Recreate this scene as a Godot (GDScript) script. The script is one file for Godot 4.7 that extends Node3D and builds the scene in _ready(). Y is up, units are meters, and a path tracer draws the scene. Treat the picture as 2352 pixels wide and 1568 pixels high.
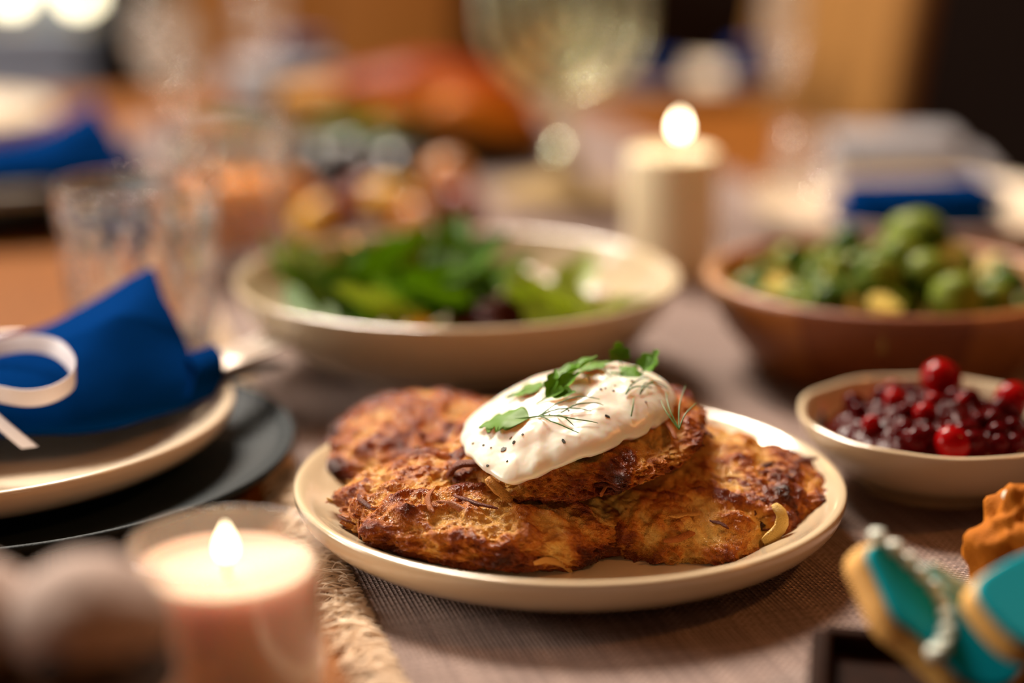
extends Node3D

const T := 0.75            # height of the table top above the floor
const R0 := 0.0012         # thickness of the runner lying on it

var rng := RandomNumberGenerator.new()
var used := {}
var M := {}

func _ready() -> void:
	rng.seed = 7
	camera_and_light()
	materials()
	room()
	table()
	runner()
	main_plate()
	salad()
	sprouts()
	cranberries()
	left_setting()
	tumbler(Vector3(-0.181, T, -0.825), "clear cut crystal tumbler standing behind the folded blue napkin")
	front_candle()
	pillar_candle()
	cookies()
	doughnuts()
	menorah()
	far_things()

# ------------------------------------------------------------------ camera, light
func camera_and_light() -> void:
	var cam := Camera3D.new()
	cam.name = "camera"
	var at := CameraAttributesPhysical.new()
	at.frustum_focal_length = 60.0
	at.exposure_aperture = 2.2
	at.frustum_focus_distance = 0.590
	at.frustum_near = 0.02
	at.frustum_far = 60.0
	cam.attributes = at
	cam.fov = 22.24
	cam.position = Vector3(0, T + 0.235, 0)
	cam.rotation_degrees = Vector3(-15.2, 0, 0)
	add_child(cam)
	cam.fov = 22.24
	cam.near = 0.02
	cam.far = 60.0
	var we := WorldEnvironment.new()
	we.name = "environment"
	var e := Environment.new()
	var sm := ProceduralSkyMaterial.new()
	sm.sky_top_color = Color(0.80, 0.82, 0.80)
	sm.sky_horizon_color = Color(0.92, 0.89, 0.80)
	sm.ground_bottom_color = Color(0.80, 0.77, 0.69)
	sm.ground_horizon_color = Color(0.85, 0.82, 0.74)
	sm.sky_energy_multiplier = 1.1
	sm.ground_energy_multiplier = 1.1
	var sky := Sky.new()
	sky.sky_material = sm
	e.background_mode = Environment.BG_SKY
	e.sky = sky
	e.tonemap_mode = Environment.TONE_MAPPER_LINEAR
	e.tonemap_exposure = 1.0
	e.sdfgi_enabled = true
	e.ssao_enabled = true
	e.ssil_enabled = true
	we.environment = e
	add_child(we)
	# daylight falling through the tall upper window, high in the far wall to the left
	var al := AreaLight3D.new()
	al.name = "upper_window_light"
	al.area_size = Vector2(1.64, 1.74)
	al.light_color = Color(1.0, 0.95, 0.885)
	al.light_energy = 84.0
	al.shadow_enabled = true
	add_child(al)
	al.position = Vector3(-1.20, 4.20, -3.57)
	al.rotation_degrees = Vector3(0, 180, 0)
	# softer daylight from a window in the left wall
	var al2 := AreaLight3D.new()
	al2.name = "side_window_light"
	al2.area_size = Vector2(1.1, 1.1)
	al2.light_color = Color(1.0, 0.955, 0.90)
	al2.light_energy = 9.0
	al2.shadow_enabled = true
	add_child(al2)
	al2.look_at_from_position(Vector3(-3.12, 1.75, -1.2), Vector3(0.0, 1.75, -1.2))
	# warm pendant lamps over the room, out of the frame
	for p in [Vector3(1.15, 1.95, -0.55), Vector3(-0.30, 1.75, -2.75)]:
		pendant(p)

func pendant(p: Vector3) -> void:
	var t := thing("pendant_lamp", "warm glass pendant lamp hanging from the ceiling " + ("right of the table" if p.x > 0 else "above the far end of the table"), "lamp", p)
	var l := OmniLight3D.new()
	l.name = "bulb_light"
	l.light_color = Color(1.0, 0.66, 0.36)
	l.light_energy = 0.5 if p.x > 0 else 0.22
	l.light_size = 0.06
	l.shadow_enabled = true
	t.add_child(l)
	var bm := mat("bulb_glow", Color(1, 0.8, 0.55), 0.4)
	bm.emission_enabled = true
	bm.emission = Color(1, 0.72, 0.42)
	bm.emission_energy_multiplier = 3.0
	part("bulb", lathe([Vector2(0, -0.06), Vector2(0.04, -0.045), Vector2(0.06, 0), Vector2(0.045, 0.04), Vector2(0.02, 0.06), Vector2(0, 0.062)], 24), bm, t)
	part("cord", tube([Vector3(0, 0.06, 0), Vector3(0, 5.2 - p.y, 0)], [0.004, 0.004], 8), mat("cord_black", Color(0.05, 0.04, 0.04), 0.6), t)

# ------------------------------------------------------------------ naming and tagging
func numbered(base: String, parent: Node = self) -> String:
	var key := str(parent.get_instance_id()) + base
	var n: int = used.get(key, 0)
	used[key] = n + 1
	return base if n == 0 else "%s_%03d" % [base, n]

func tag(o: Node, label: String, category: String, group := "") -> void:
	o.set_meta("label", label)
	o.set_meta("category", category)
	if group != "":
		o.set_meta("group", group)

func thing(called: String, label: String, category: String, at := Vector3.ZERO, turn := 0.0, group := "") -> Node3D:
	var o := Node3D.new()
	o.name = numbered(called)
	add_child(o, true)
	o.position = at
	o.rotation.y = turn
	tag(o, label, category, group)
	return o

func part(called: String, mesh: Mesh, m: Material, parent: Node, xf := Transform3D.IDENTITY) -> MeshInstance3D:
	var o := MeshInstance3D.new()
	o.name = numbered(called, parent)
	o.mesh = mesh
	o.material_override = m
	o.transform = xf
	parent.add_child(o, true)
	return o

func solo(called: String, mesh: Mesh, m: Material, label: String, category: String, xf := Transform3D.IDENTITY, group := "") -> MeshInstance3D:
	var o := part(called, mesh, m, self, xf)
	tag(o, label, category, group)
	return o

func struct(called: String, mesh: Mesh, m: Material, label: String, category: String) -> MeshInstance3D:
	var o := solo(called, mesh, m, label, category)
	o.set_meta("kind", "structure")
	return o

# a word for the place of something in a round vessel of radius r
func spot(x: float, z: float, r: float) -> String:
	if sqrt(x * x + z * z) < r * 0.38:
		return "in the middle"
	var a := fposmod(rad_to_deg(atan2(z, x)), 360.0)
	return ["near the right rim", "at the front right", "at the front", "at the front left", "near the left rim", "at the back left", "at the back", "at the back right"][int(floor((a + 22.5) / 45.0)) % 8]

func copy(o: Node3D, base: String, label: String, xf: Transform3D) -> Node3D:
	var c: Node3D = o.duplicate()
	c.name = numbered(base)
	add_child(c, true)
	c.transform = xf
	c.set_meta("label", label)
	return c

func xf(at: Vector3, rx := 0.0, ry := 0.0, rz := 0.0, s := Vector3.ONE) -> Transform3D:
	return Transform3D(Basis.from_euler(Vector3(rx, ry, rz)) * Basis.from_scale(s), at)

# ------------------------------------------------------------------ materials
func mat(called: String, c: Color, rough := 0.5, metal := 0.0) -> StandardMaterial3D:
	if M.has(called):
		return M[called]
	var m := StandardMaterial3D.new()
	m.resource_name = called
	m.albedo_color = c
	m.roughness = rough
	m.metallic = metal
	M[called] = m
	return m

func noise_tex(freq: float, seed_: int, size := 256, ramp: Gradient = null, octaves := 4, type := FastNoiseLite.TYPE_SIMPLEX_SMOOTH) -> NoiseTexture2D:
	var n := FastNoiseLite.new()
	n.noise_type = type
	n.frequency = freq
	n.seed = seed_
	n.fractal_octaves = octaves
	var t := NoiseTexture2D.new()
	t.width = size
	t.height = size
	t.seamless = true
	t.noise = n
	if ramp:
		t.color_ramp = ramp
	return t

func ramp(cs: Array) -> Gradient:
	var g := Gradient.new()
	var o := PackedFloat32Array()
	var c := PackedColorArray()
	for i in cs.size():
		o.append(float(i) / (cs.size() - 1))
		c.append(cs[i])
	g.offsets = o
	g.colors = c
	return g

func wood(called: String, a: Color, b: Color, scale: Vector3, rough: float, seed_: int) -> StandardMaterial3D:
	var m := mat(called, Color.WHITE, rough)
	m.albedo_texture = noise_tex(0.02, seed_, 256, ramp([a, b, a.lerp(b, 0.4), b, a]), 5)
	m.uv1_triplanar = true
	m.uv1_scale = scale
	m.uv1_triplanar_sharpness = 4.0
	return m

func materials() -> void:
	var fine := noise_tex(0.05, 3, 256, null, 5)
	var grit := noise_tex(0.12, 11, 256, null, 4)
	# glazes
	var m := mat("cream_glaze", Color(0.83, 0.75, 0.62), 0.16)
	m.clearcoat_enabled = true
	m.clearcoat = 0.6
	m.clearcoat_roughness = 0.05
	m = mat("white_glaze", Color(0.87, 0.80, 0.70), 0.18)
	m = mat("charger_glaze", Color(0.10, 0.135, 0.15), 0.6)
	m.metallic_specular = 0.25
	m.heightmap_enabled = true
	m.heightmap_texture = fine
	m.heightmap_scale = 0.02
	m.uv1_triplanar = true
	m.uv1_scale = Vector3(40, 40, 40)
	# fried potato: vertex colours carry the browning, fine relief from two noises
	m = mat("fried", Color.WHITE, 0.23)
	m.vertex_color_use_as_albedo = true
	m.metallic_specular = 0.36
	m.heightmap_enabled = true
	m.heightmap_texture = grit
	m.heightmap_scale = 0.06
	m.uv1_triplanar = true
	m.uv1_scale = Vector3(60, 60, 60)
	m.subsurf_scatter_enabled = true
	m.subsurf_scatter_strength = 0.06
	var sc := [Color(0.80, 0.56, 0.26), Color(0.66, 0.36, 0.12), Color(0.42, 0.18, 0.06), Color(0.25, 0.09, 0.03), Color(0.86, 0.70, 0.36)]
	for i in sc.size():
		m = mat("shred_%d" % i, sc[i], 0.42)
		m.metallic_specular = 0.35
		m.heightmap_enabled = true
		m.heightmap_texture = grit
		m.heightmap_scale = 0.05
		m.uv1_triplanar = true
		m.uv1_scale = Vector3(70, 70, 70)
	m = mat("sour_cream", Color(0.93, 0.895, 0.83), 0.30)
	m.subsurf_scatter_enabled = true
	m.subsurf_scatter_strength = 0.5
	m.heightmap_enabled = true
	m.heightmap_texture = noise_tex(0.02, 5, 256, null, 3)
	m.heightmap_scale = 0.06
	m.uv1_triplanar = true
	m.uv1_scale = Vector3(18, 18, 18)
	m = mat("parsley", Color(0.36, 0.54, 0.13), 0.42)
	m.metallic_specular = 0.3
	m.backlight_enabled = true
	m.backlight = Color(0.5, 0.6, 0.2)
	m.heightmap_enabled = true
	m.heightmap_texture = fine
	m.heightmap_scale = 0.03
	m.uv1_triplanar = true
	m.uv1_scale = Vector3(60, 60, 60)
	m = mat("parsley_pale", Color(0.40, 0.54, 0.24), 0.45)
	m.metallic_specular = 0.2
	m.backlight_enabled = true
	m.backlight = Color(0.5, 0.6, 0.3)
	mat("dill", Color(0.26, 0.42, 0.11), 0.45)
	mat("flake_dark", Color(0.16, 0.15, 0.05), 0.6)
	mat("flake_tan", Color(0.42, 0.33, 0.13), 0.6)
	# cloth
	var w := weave()
	m = mat("runner_weave", Color.WHITE, 0.85)
	m.albedo_texture = w[0]
	m.heightmap_enabled = true
	m.heightmap_texture = w[1]
	m.heightmap_scale = 0.11
	m.uv1_scale = Vector3(21.0, 21.0, 1)
	m = mat("fringe_cotton", Color(0.90, 0.81, 0.70), 0.9)
	m.rim_enabled = true
	m.rim = 0.3
	m = mat("blue_cloth", Color(0.0, 0.175, 0.40), 0.9)
	m.metallic_specular = 0.04
	m.heightmap_enabled = true
	m.heightmap_texture = w[1]
	m.heightmap_scale = 0.012
	m.uv1_triplanar = true
	m.uv1_scale = Vector3(60, 60, 60)
	m = mat("ribbon", Color(0.93, 0.90, 0.92), 0.5)
	m.rim_enabled = true
	m.rim = 0.3
	m = mat("white_cloth", Color(0.58, 0.57, 0.585), 0.85)
	# woods
	wood("table_wood", Color(0.41, 0.225, 0.05), Color(0.50, 0.295, 0.075), Vector3(30, 30, 2.0), 0.5, 21)
	M["table_wood"].metallic_specular = 0.15
	wood("chair_wood", Color(0.50, 0.345, 0.17), Color(0.60, 0.43, 0.23), Vector3(14, 1.2, 14), 0.6, 22)
	M["chair_wood"].metallic_specular = 0.2
	wood("bowl_wood_pale", Color(0.56, 0.36, 0.18), Color(0.68, 0.47, 0.26), Vector3(60, 9, 60), 0.45, 23)
	wood("bowl_wood_mid", Color(0.54, 0.30, 0.11), Color(0.64, 0.38, 0.15), Vector3(60, 9, 60), 0.45, 24)
	wood("bowl_wood_dark", Color(0.42, 0.20, 0.07), Color(0.52, 0.27, 0.10), Vector3(60, 9, 60), 0.45, 25)
	wood("dark_wood", Color(0.10, 0.045, 0.02), Color(0.15, 0.07, 0.03), Vector3(20, 20, 3), 0.55, 26)
	M["dark_wood"].metallic_specular = 0.15
	wood("sideboard_wood", Color(0.66, 0.42, 0.17), Color(0.74, 0.50, 0.22), Vector3(4, 20, 20), 0.5, 27)
	# metals, glass, wax
	mat("silver", Color(0.86, 0.82, 0.78), 0.38, 0.85)
	mat("old_silver", Color(0.96, 0.98, 0.86), 0.27, 1.0)
	m = mat("dull_silver", Color(0.62, 0.53, 0.38), 0.75)
	m.metallic_specular = 0.1
	m = mat("crystal", Color(1, 1, 1, 0.04), 0.02)
	m.refraction_enabled = true
	m.refraction_scale = 0.05
	m.transparency = BaseMaterial3D.TRANSPARENCY_ALPHA
	m = mat("jar_glass", Color(1, 0.98, 0.95, 0.10), 0.03)
	m.transparency = BaseMaterial3D.TRANSPARENCY_ALPHA
	m = mat("pane_glass", Color(0.95, 0.98, 1, 0.06), 0.02)
	m.transparency = BaseMaterial3D.TRANSPARENCY_ALPHA
	m = mat("wax_pink", Color(0.89, 0.765, 0.67), 0.5)
	m.metallic_specular = 0.2
	m.subsurf_scatter_enabled = true
	m.subsurf_scatter_strength = 0.35
	m = mat("wax_ivory", Color(0.97, 0.91, 0.75), 0.45)
	m.subsurf_scatter_enabled = true
	m.subsurf_scatter_strength = 0.06
	mat("wick", Color(0.05, 0.03, 0.02), 0.9)
	m = mat("flame_glow", Color(1, 0.8, 0.5), 0.5)
	m.emission_enabled = true
	m.emission = Color(1.0, 0.93, 0.76)
	m.emission_energy_multiplier = 7.0
	m = m.duplicate()
	m.emission_energy_multiplier = 22.0
	M["far_flame_glow"] = m
	# food in the distance
	for e in [["leaf_green", Color(0.30, 0.46, 0.08)], ["leaf_dark", Color(0.13, 0.29, 0.06)], ["leaf_lime", Color(0.55, 0.60, 0.17)]]:
		m = mat(e[0], e[1], 0.4)
		m.metallic_specular = 0.3
		m.backlight_enabled = true
		m.backlight = Color(0.55, 0.65, 0.2)
	mat("beet", Color(0.24, 0.08, 0.035), 0.5)
	M["beet"].metallic_specular = 0.15
	mat("feta", Color(0.90, 0.86, 0.80), 0.4)
	mat("yellow_bit", Color(0.68, 0.52, 0.10), 0.4)
	mat("sprout_dark", Color(0.22, 0.34, 0.07), 0.4).metallic_specular = 0.25
	mat("sprout_green", Color(0.42, 0.48, 0.13), 0.42).metallic_specular = 0.25
	mat("sprout_pale", Color(0.78, 0.68, 0.34), 0.5).metallic_specular = 0.25
	m = mat("jam", Color(0.24, 0.02, 0.014), 0.16)
	m.metallic_specular = 0.16
	m = mat("berry", Color(0.52, 0.02, 0.025), 0.12)
	m.metallic_specular = 0.22
	mat("berry_dark", Color(0.27, 0.02, 0.025), 0.14)
	M["berry_dark"].metallic_specular = 0.16
	mat("blue_paint", Color(0.03, 0.10, 0.30), 0.25)
	m = mat("biscuit", Color(0.88, 0.66, 0.34), 0.7)
	m.heightmap_enabled = true
	m.heightmap_texture = fine
	m.heightmap_scale = 0.05
	m.uv1_triplanar = true
	m.uv1_scale = Vector3(30, 30, 30)
	mat("teal_icing", Color(0.03, 0.62, 0.70), 0.4)
	M["teal_icing"].metallic_specular = 0.15
	mat("white_icing", Color(0.88, 0.91, 0.84), 0.35)
	m = mat("pastry", Color(0.66, 0.38, 0.10), 0.6)
	m.metallic_specular = 0.15
	m.heightmap_enabled = true
	m.heightmap_texture = grit
	m.heightmap_scale = 0.06
	m.uv1_triplanar = true
	m.uv1_scale = Vector3(40, 40, 40)
	mat("choc_dough", Color(0.09, 0.028, 0.035), 0.5)
	mat("sugar", Color(0.66, 0.58, 0.54), 0.9)
	m = mat("roast", Color(0.72, 0.36, 0.10), 0.4)
	m.vertex_color_use_as_albedo = true
	m.albedo_color = Color.WHITE
	m.metallic_specular = 0.12
	mat("black_enamel", Color(0.06, 0.035, 0.03), 0.3)
	mat("potato_gold", Color(0.75, 0.47, 0.13), 0.45)
	mat("lemon_yellow", Color(0.80, 0.60, 0.07), 0.4)
	mat("carrot_red", Color(0.50, 0.18, 0.07), 0.45)
	m = mat("amber_drink", Color(0.90, 0.56, 0.14, 0.75), 0.05)
	m.transparency = BaseMaterial3D.TRANSPARENCY_ALPHA

# a woven tile of 32 by 32 threads: colour and height
func weave() -> Array:
	var n := 32
	var s := 16
	var size := n * s
	var im := Image.create(size, size, false, Image.FORMAT_RGB8)
	var hm := Image.create(size, size, false, Image.FORMAT_RGB8)
	var r := RandomNumberGenerator.new()
	r.seed = 99
	var wa := []
	var we := []
	for i in n:
		wa.append(r.randf())
		we.append(r.randf())
	var c0 := Color(0.43, 0.355, 0.33)
	var c1 := Color(0.71, 0.61, 0.565)
	for y in size:
		for x in size:
			var i := x / s
			var j := y / s
			var fx := (x % s + 0.5) / s * 2.0 - 1.0
			var fy := (y % s + 0.5) / s * 2.0 - 1.0
			var over := (i + j) % 2 == 0      # warp thread on top
			var h := 0.0
			if over:
				h = sqrt(maxf(0.0, 1.0 - fx * fx)) * (0.55 + 0.45 * cos(fy * PI * 0.5))
			else:
				h = sqrt(maxf(0.0, 1.0 - fy * fy)) * (0.55 + 0.45 * cos(fx * PI * 0.5))
			var k: float = wa[i] if over else we[j]
			var c := c0.lerp(c1, k * 0.6 + (0.4 if over else 0.1))
			im.set_pixel(x, y, c)
			hm.set_pixel(x, y, Color(h, h, h))
	return [ImageTexture.create_from_image(im), ImageTexture.create_from_image(hm)]

# ------------------------------------------------------------------ mesh helpers
# pts is nu rows of nv points; the front is du x dv (or the other side if flip)
func grid(pts: PackedVector3Array, nu: int, nv: int, wu := false, wv := false, flip := false, cols := PackedColorArray(), uvs := PackedVector2Array()) -> ArrayMesh:
	var nor := PackedVector3Array()
	nor.resize(nu * nv)
	var sg := -1.0 if flip else 1.0
	for i in nu:
		var ia := (i + nu - 1) % nu if wu else maxi(i - 1, 0)
		var ib := (i + 1) % nu if wu else mini(i + 1, nu - 1)
		for j in nv:
			var ja := (j + nv - 1) % nv if wv else maxi(j - 1, 0)
			var jb := (j + 1) % nv if wv else mini(j + 1, nv - 1)
			var du := pts[ib * nv + j] - pts[ia * nv + j]
			var dv := pts[i * nv + jb] - pts[i * nv + ja]
			var n := du.cross(dv) * sg
			if n.length_squared() < 1e-24:
				# a pole: look one row or column inward
				var i2 := clampi(i, 1, nu - 2)
				var acc := Vector3.ZERO
				for k in nv:
					var k2 := (k + 1) % nv
					acc += (pts[mini(i2 + 1, nu - 1) * nv + k] - pts[(i2 - 1) * nv + k]).cross(pts[i2 * nv + k2] - pts[i2 * nv + k])
				n = acc * sg
			nor[i * nv + j] = n.normalized()
	var idx := PackedInt32Array()
	var mu := nu if wu else nu - 1
	var mv := nv if wv else nv - 1
	for i in mu:
		var i2 := (i + 1) % nu
		for j in mv:
			var j2 := (j + 1) % nv
			var a := i * nv + j
			var b := i2 * nv + j
			var c := i2 * nv + j2
			var d := i * nv + j2
			if flip:
				idx.append_array([a, b, c, a, c, d])
			else:
				idx.append_array([a, c, b, a, d, c])
	var arr := []
	arr.resize(Mesh.ARRAY_MAX)
	arr[Mesh.ARRAY_VERTEX] = pts
	arr[Mesh.ARRAY_NORMAL] = nor
	arr[Mesh.ARRAY_INDEX] = idx
	if cols.size():
		arr[Mesh.ARRAY_COLOR] = cols
	if uvs.size():
		arr[Mesh.ARRAY_TEX_UV] = uvs
	var m := ArrayMesh.new()
	m.add_surface_from_arrays(Mesh.PRIMITIVE_TRIANGLES, arr)
	return m

# profile from the bottom outside to the top (x = radius, y = height); the outside faces out
func lathe(profile: Array, segs := 64, from := 0.0, to := TAU) -> ArrayMesh:
	var pr := smooth2(profile)
	var pts := PackedVector3Array()
	var full := to - from > TAU - 0.001
	var n := segs if full else segs + 1
	for p in pr:
		for k in n:
			var a := from + (to - from) * k / segs
			pts.append(Vector3(p.x * cos(a), p.y, p.x * sin(a)))
	return grid(pts, pr.size(), n, false, full, false)

# rounds the corners of a profile a little by cutting each corner twice
func smooth2(p: Array, times := 2) -> Array:
	var q := p
	for t in times:
		var r := [q[0]]
		for i in range(q.size() - 1):
			if i > 0:
				r.append(q[i].lerp(q[i + 1], 0.25))
			if i < q.size() - 2:
				r.append(q[i].lerp(q[i + 1], 0.75))
		r.append(q[-1])
		q = r
	return q

func tube(path: Array, radii: Array, sides := 8, flat := 1.0, up := Vector3.UP) -> ArrayMesh:
	var pts := PackedVector3Array()
	var n := path.size()
	var prev := up
	for i in n:
		var d: Vector3 = (path[mini(i + 1, n - 1)] - path[maxi(i - 1, 0)]).normalized()
		var s := d.cross(prev)
		if s.length() < 0.01:
			s = d.cross(Vector3(0.3, 0.2, 1))
		s = s.normalized()
		var u := s.cross(d).normalized()
		prev = u
		var r: float = radii[i] if radii.size() > 1 else radii[0]
		for k in sides:
			var a := TAU * k / sides
			pts.append(path[i] + s * cos(a) * r + u * sin(a) * r * flat)
	# closed ends
	var all := PackedVector3Array()
	for k in sides:
		all.append(path[0])
	all.append_array(pts)
	for k in sides:
		all.append(path[n - 1])
	return grid(all, n + 2, sides, false, true, true)

func curve(ctrl: Array, n: int) -> Array:
	var out := []
	var m := ctrl.size()
	for i in n:
		var t := float(i) / (n - 1) * (m - 1)
		var k := mini(int(t), m - 2)
		var f := t - k
		var a: Vector3 = ctrl[maxi(k - 1, 0)]
		var d: Vector3 = ctrl[mini(k + 2, m - 1)]
		out.append(ctrl[k].cubic_interpolate(ctrl[k + 1], a, d, f))
	return out

# joins several meshes into one
func join(list: Array) -> ArrayMesh:
	var st := SurfaceTool.new()
	st.begin(Mesh.PRIMITIVE_TRIANGLES)
	for e in list:
		st.append_from(e[0], 0, e[1])
	return st.commit()

func box(size: Vector3, bevel := 0.0) -> Mesh:
	if bevel <= 0.0:
		var b := BoxMesh.new()
		b.size = size
		return b
	var h := size * 0.5
	return prism(PackedVector2Array([Vector2(-h.x, -h.z), Vector2(h.x, -h.z), Vector2(h.x, h.z), Vector2(-h.x, h.z)]), size.y, bevel, 2, -h.y)

# a flat outline (x, z) raised by thick, its edges rounded by bevel
func prism(outline: PackedVector2Array, thick: float, bevel: float, steps := 4, y0 := 0.0) -> ArrayMesh:
	var poly := outline
	if Geometry2D.is_polygon_clockwise(poly):
		poly.reverse()
	var n := poly.size()
	var nrm := []
	for i in n:
		var a := (poly[i] - poly[(i + n - 1) % n]).normalized()
		var b := (poly[(i + 1) % n] - poly[i]).normalized()
		var t := (a + b).normalized()
		var o := Vector2(t.y, -t.x)
		nrm.append(o / maxf(0.5, o.dot(Vector2(a.y, -a.x))))
	var rings := []
	for s in steps + 1:
		var a := PI * 0.5 * s / steps
		rings.append([-bevel * (1.0 - sin(a)), y0 + bevel * (1.0 - cos(a))])
	for s in steps + 1:
		var a := PI * 0.5 * s / steps
		rings.append([-bevel * (1.0 - cos(a)), y0 + thick - bevel * (1.0 - sin(a))])
	var pts := PackedVector3Array()
	for r in rings:
		for i in n:
			var p: Vector2 = poly[i] + nrm[i] * r[0]
			pts.append(Vector3(p.x, r[1], p.y))
	var side := grid(pts, rings.size(), n, false, true, false)
	var st := SurfaceTool.new()
	st.begin(Mesh.PRIMITIVE_TRIANGLES)
	for top in [false, true]:
		var ring: int = rings.size() - 1 if top else 0
		var flat := PackedVector2Array()
		for i in n:
			flat.append(Vector2(pts[ring * n + i].x, pts[ring * n + i].z))
		var tri := Geometry2D.triangulate_polygon(flat)
		for k in range(0, tri.size(), 3):
			var a := pts[ring * n + tri[k]]
			var b := pts[ring * n + tri[k + 1]]
			var c := pts[ring * n + tri[k + 2]]
			var up := (b - a).cross(c - a).y > 0.0
			st.set_normal(Vector3.UP if top else Vector3.DOWN)
			# clockwise seen from the front
			for v in ([a, c, b] if up == top else [a, b, c]):
				st.add_vertex(v)
	st.index()
	return join([[side, Transform3D.IDENTITY], [st.commit(), Transform3D.IDENTITY]])

# a rounded lump: sphere with noise; sx, sy, sz half sizes
func lump(half: Vector3, amp: float, freq: float, seed_: int, nu := 20, nv := 28) -> ArrayMesh:
	var n := FastNoiseLite.new()
	n.seed = seed_
	n.frequency = freq
	n.fractal_octaves = 3
	var pts := PackedVector3Array()
	for i in nu + 1:
		var a := PI * i / nu
		for j in nv:
			var b := TAU * j / nv
			var d := Vector3(sin(a) * cos(b), -cos(a), sin(a) * sin(b))
			var k := 1.0 + amp * n.get_noise_3dv(d * 10.0)
			pts.append(d * half * k)
	return grid(pts, nu + 1, nv, false, true, false)

# a leaf: width(t) across, bent along its length; closed with a thin body
func blade(length: float, width: Callable, thick: float, bend: float, curl: float, n := 24, across := 9) -> ArrayMesh:
	var pts := PackedVector3Array()
	for i in n + 1:
		var t := float(i) / n
		var w: float = width.call(t)
		var ang := bend * t
		var y := sin(ang) * length * t * 0.6
		for s in 2 * across:
			var top := s < across
			var q := float(s) / (across - 1) if top else float(2 * across - 1 - s) / (across - 1)
			var u := q * 2.0 - 1.0
			var edge := 1.0 - pow(absf(u), 4.0)
			var h := y + curl * u * u * w + (0.12 * w * absf(u)) + (thick * 0.5 if top else -thick * 0.5) * edge
			pts.append(Vector3(u * w, h, -length * t))
	return grid(pts, n + 1, 2 * across, false, true, false)

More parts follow.
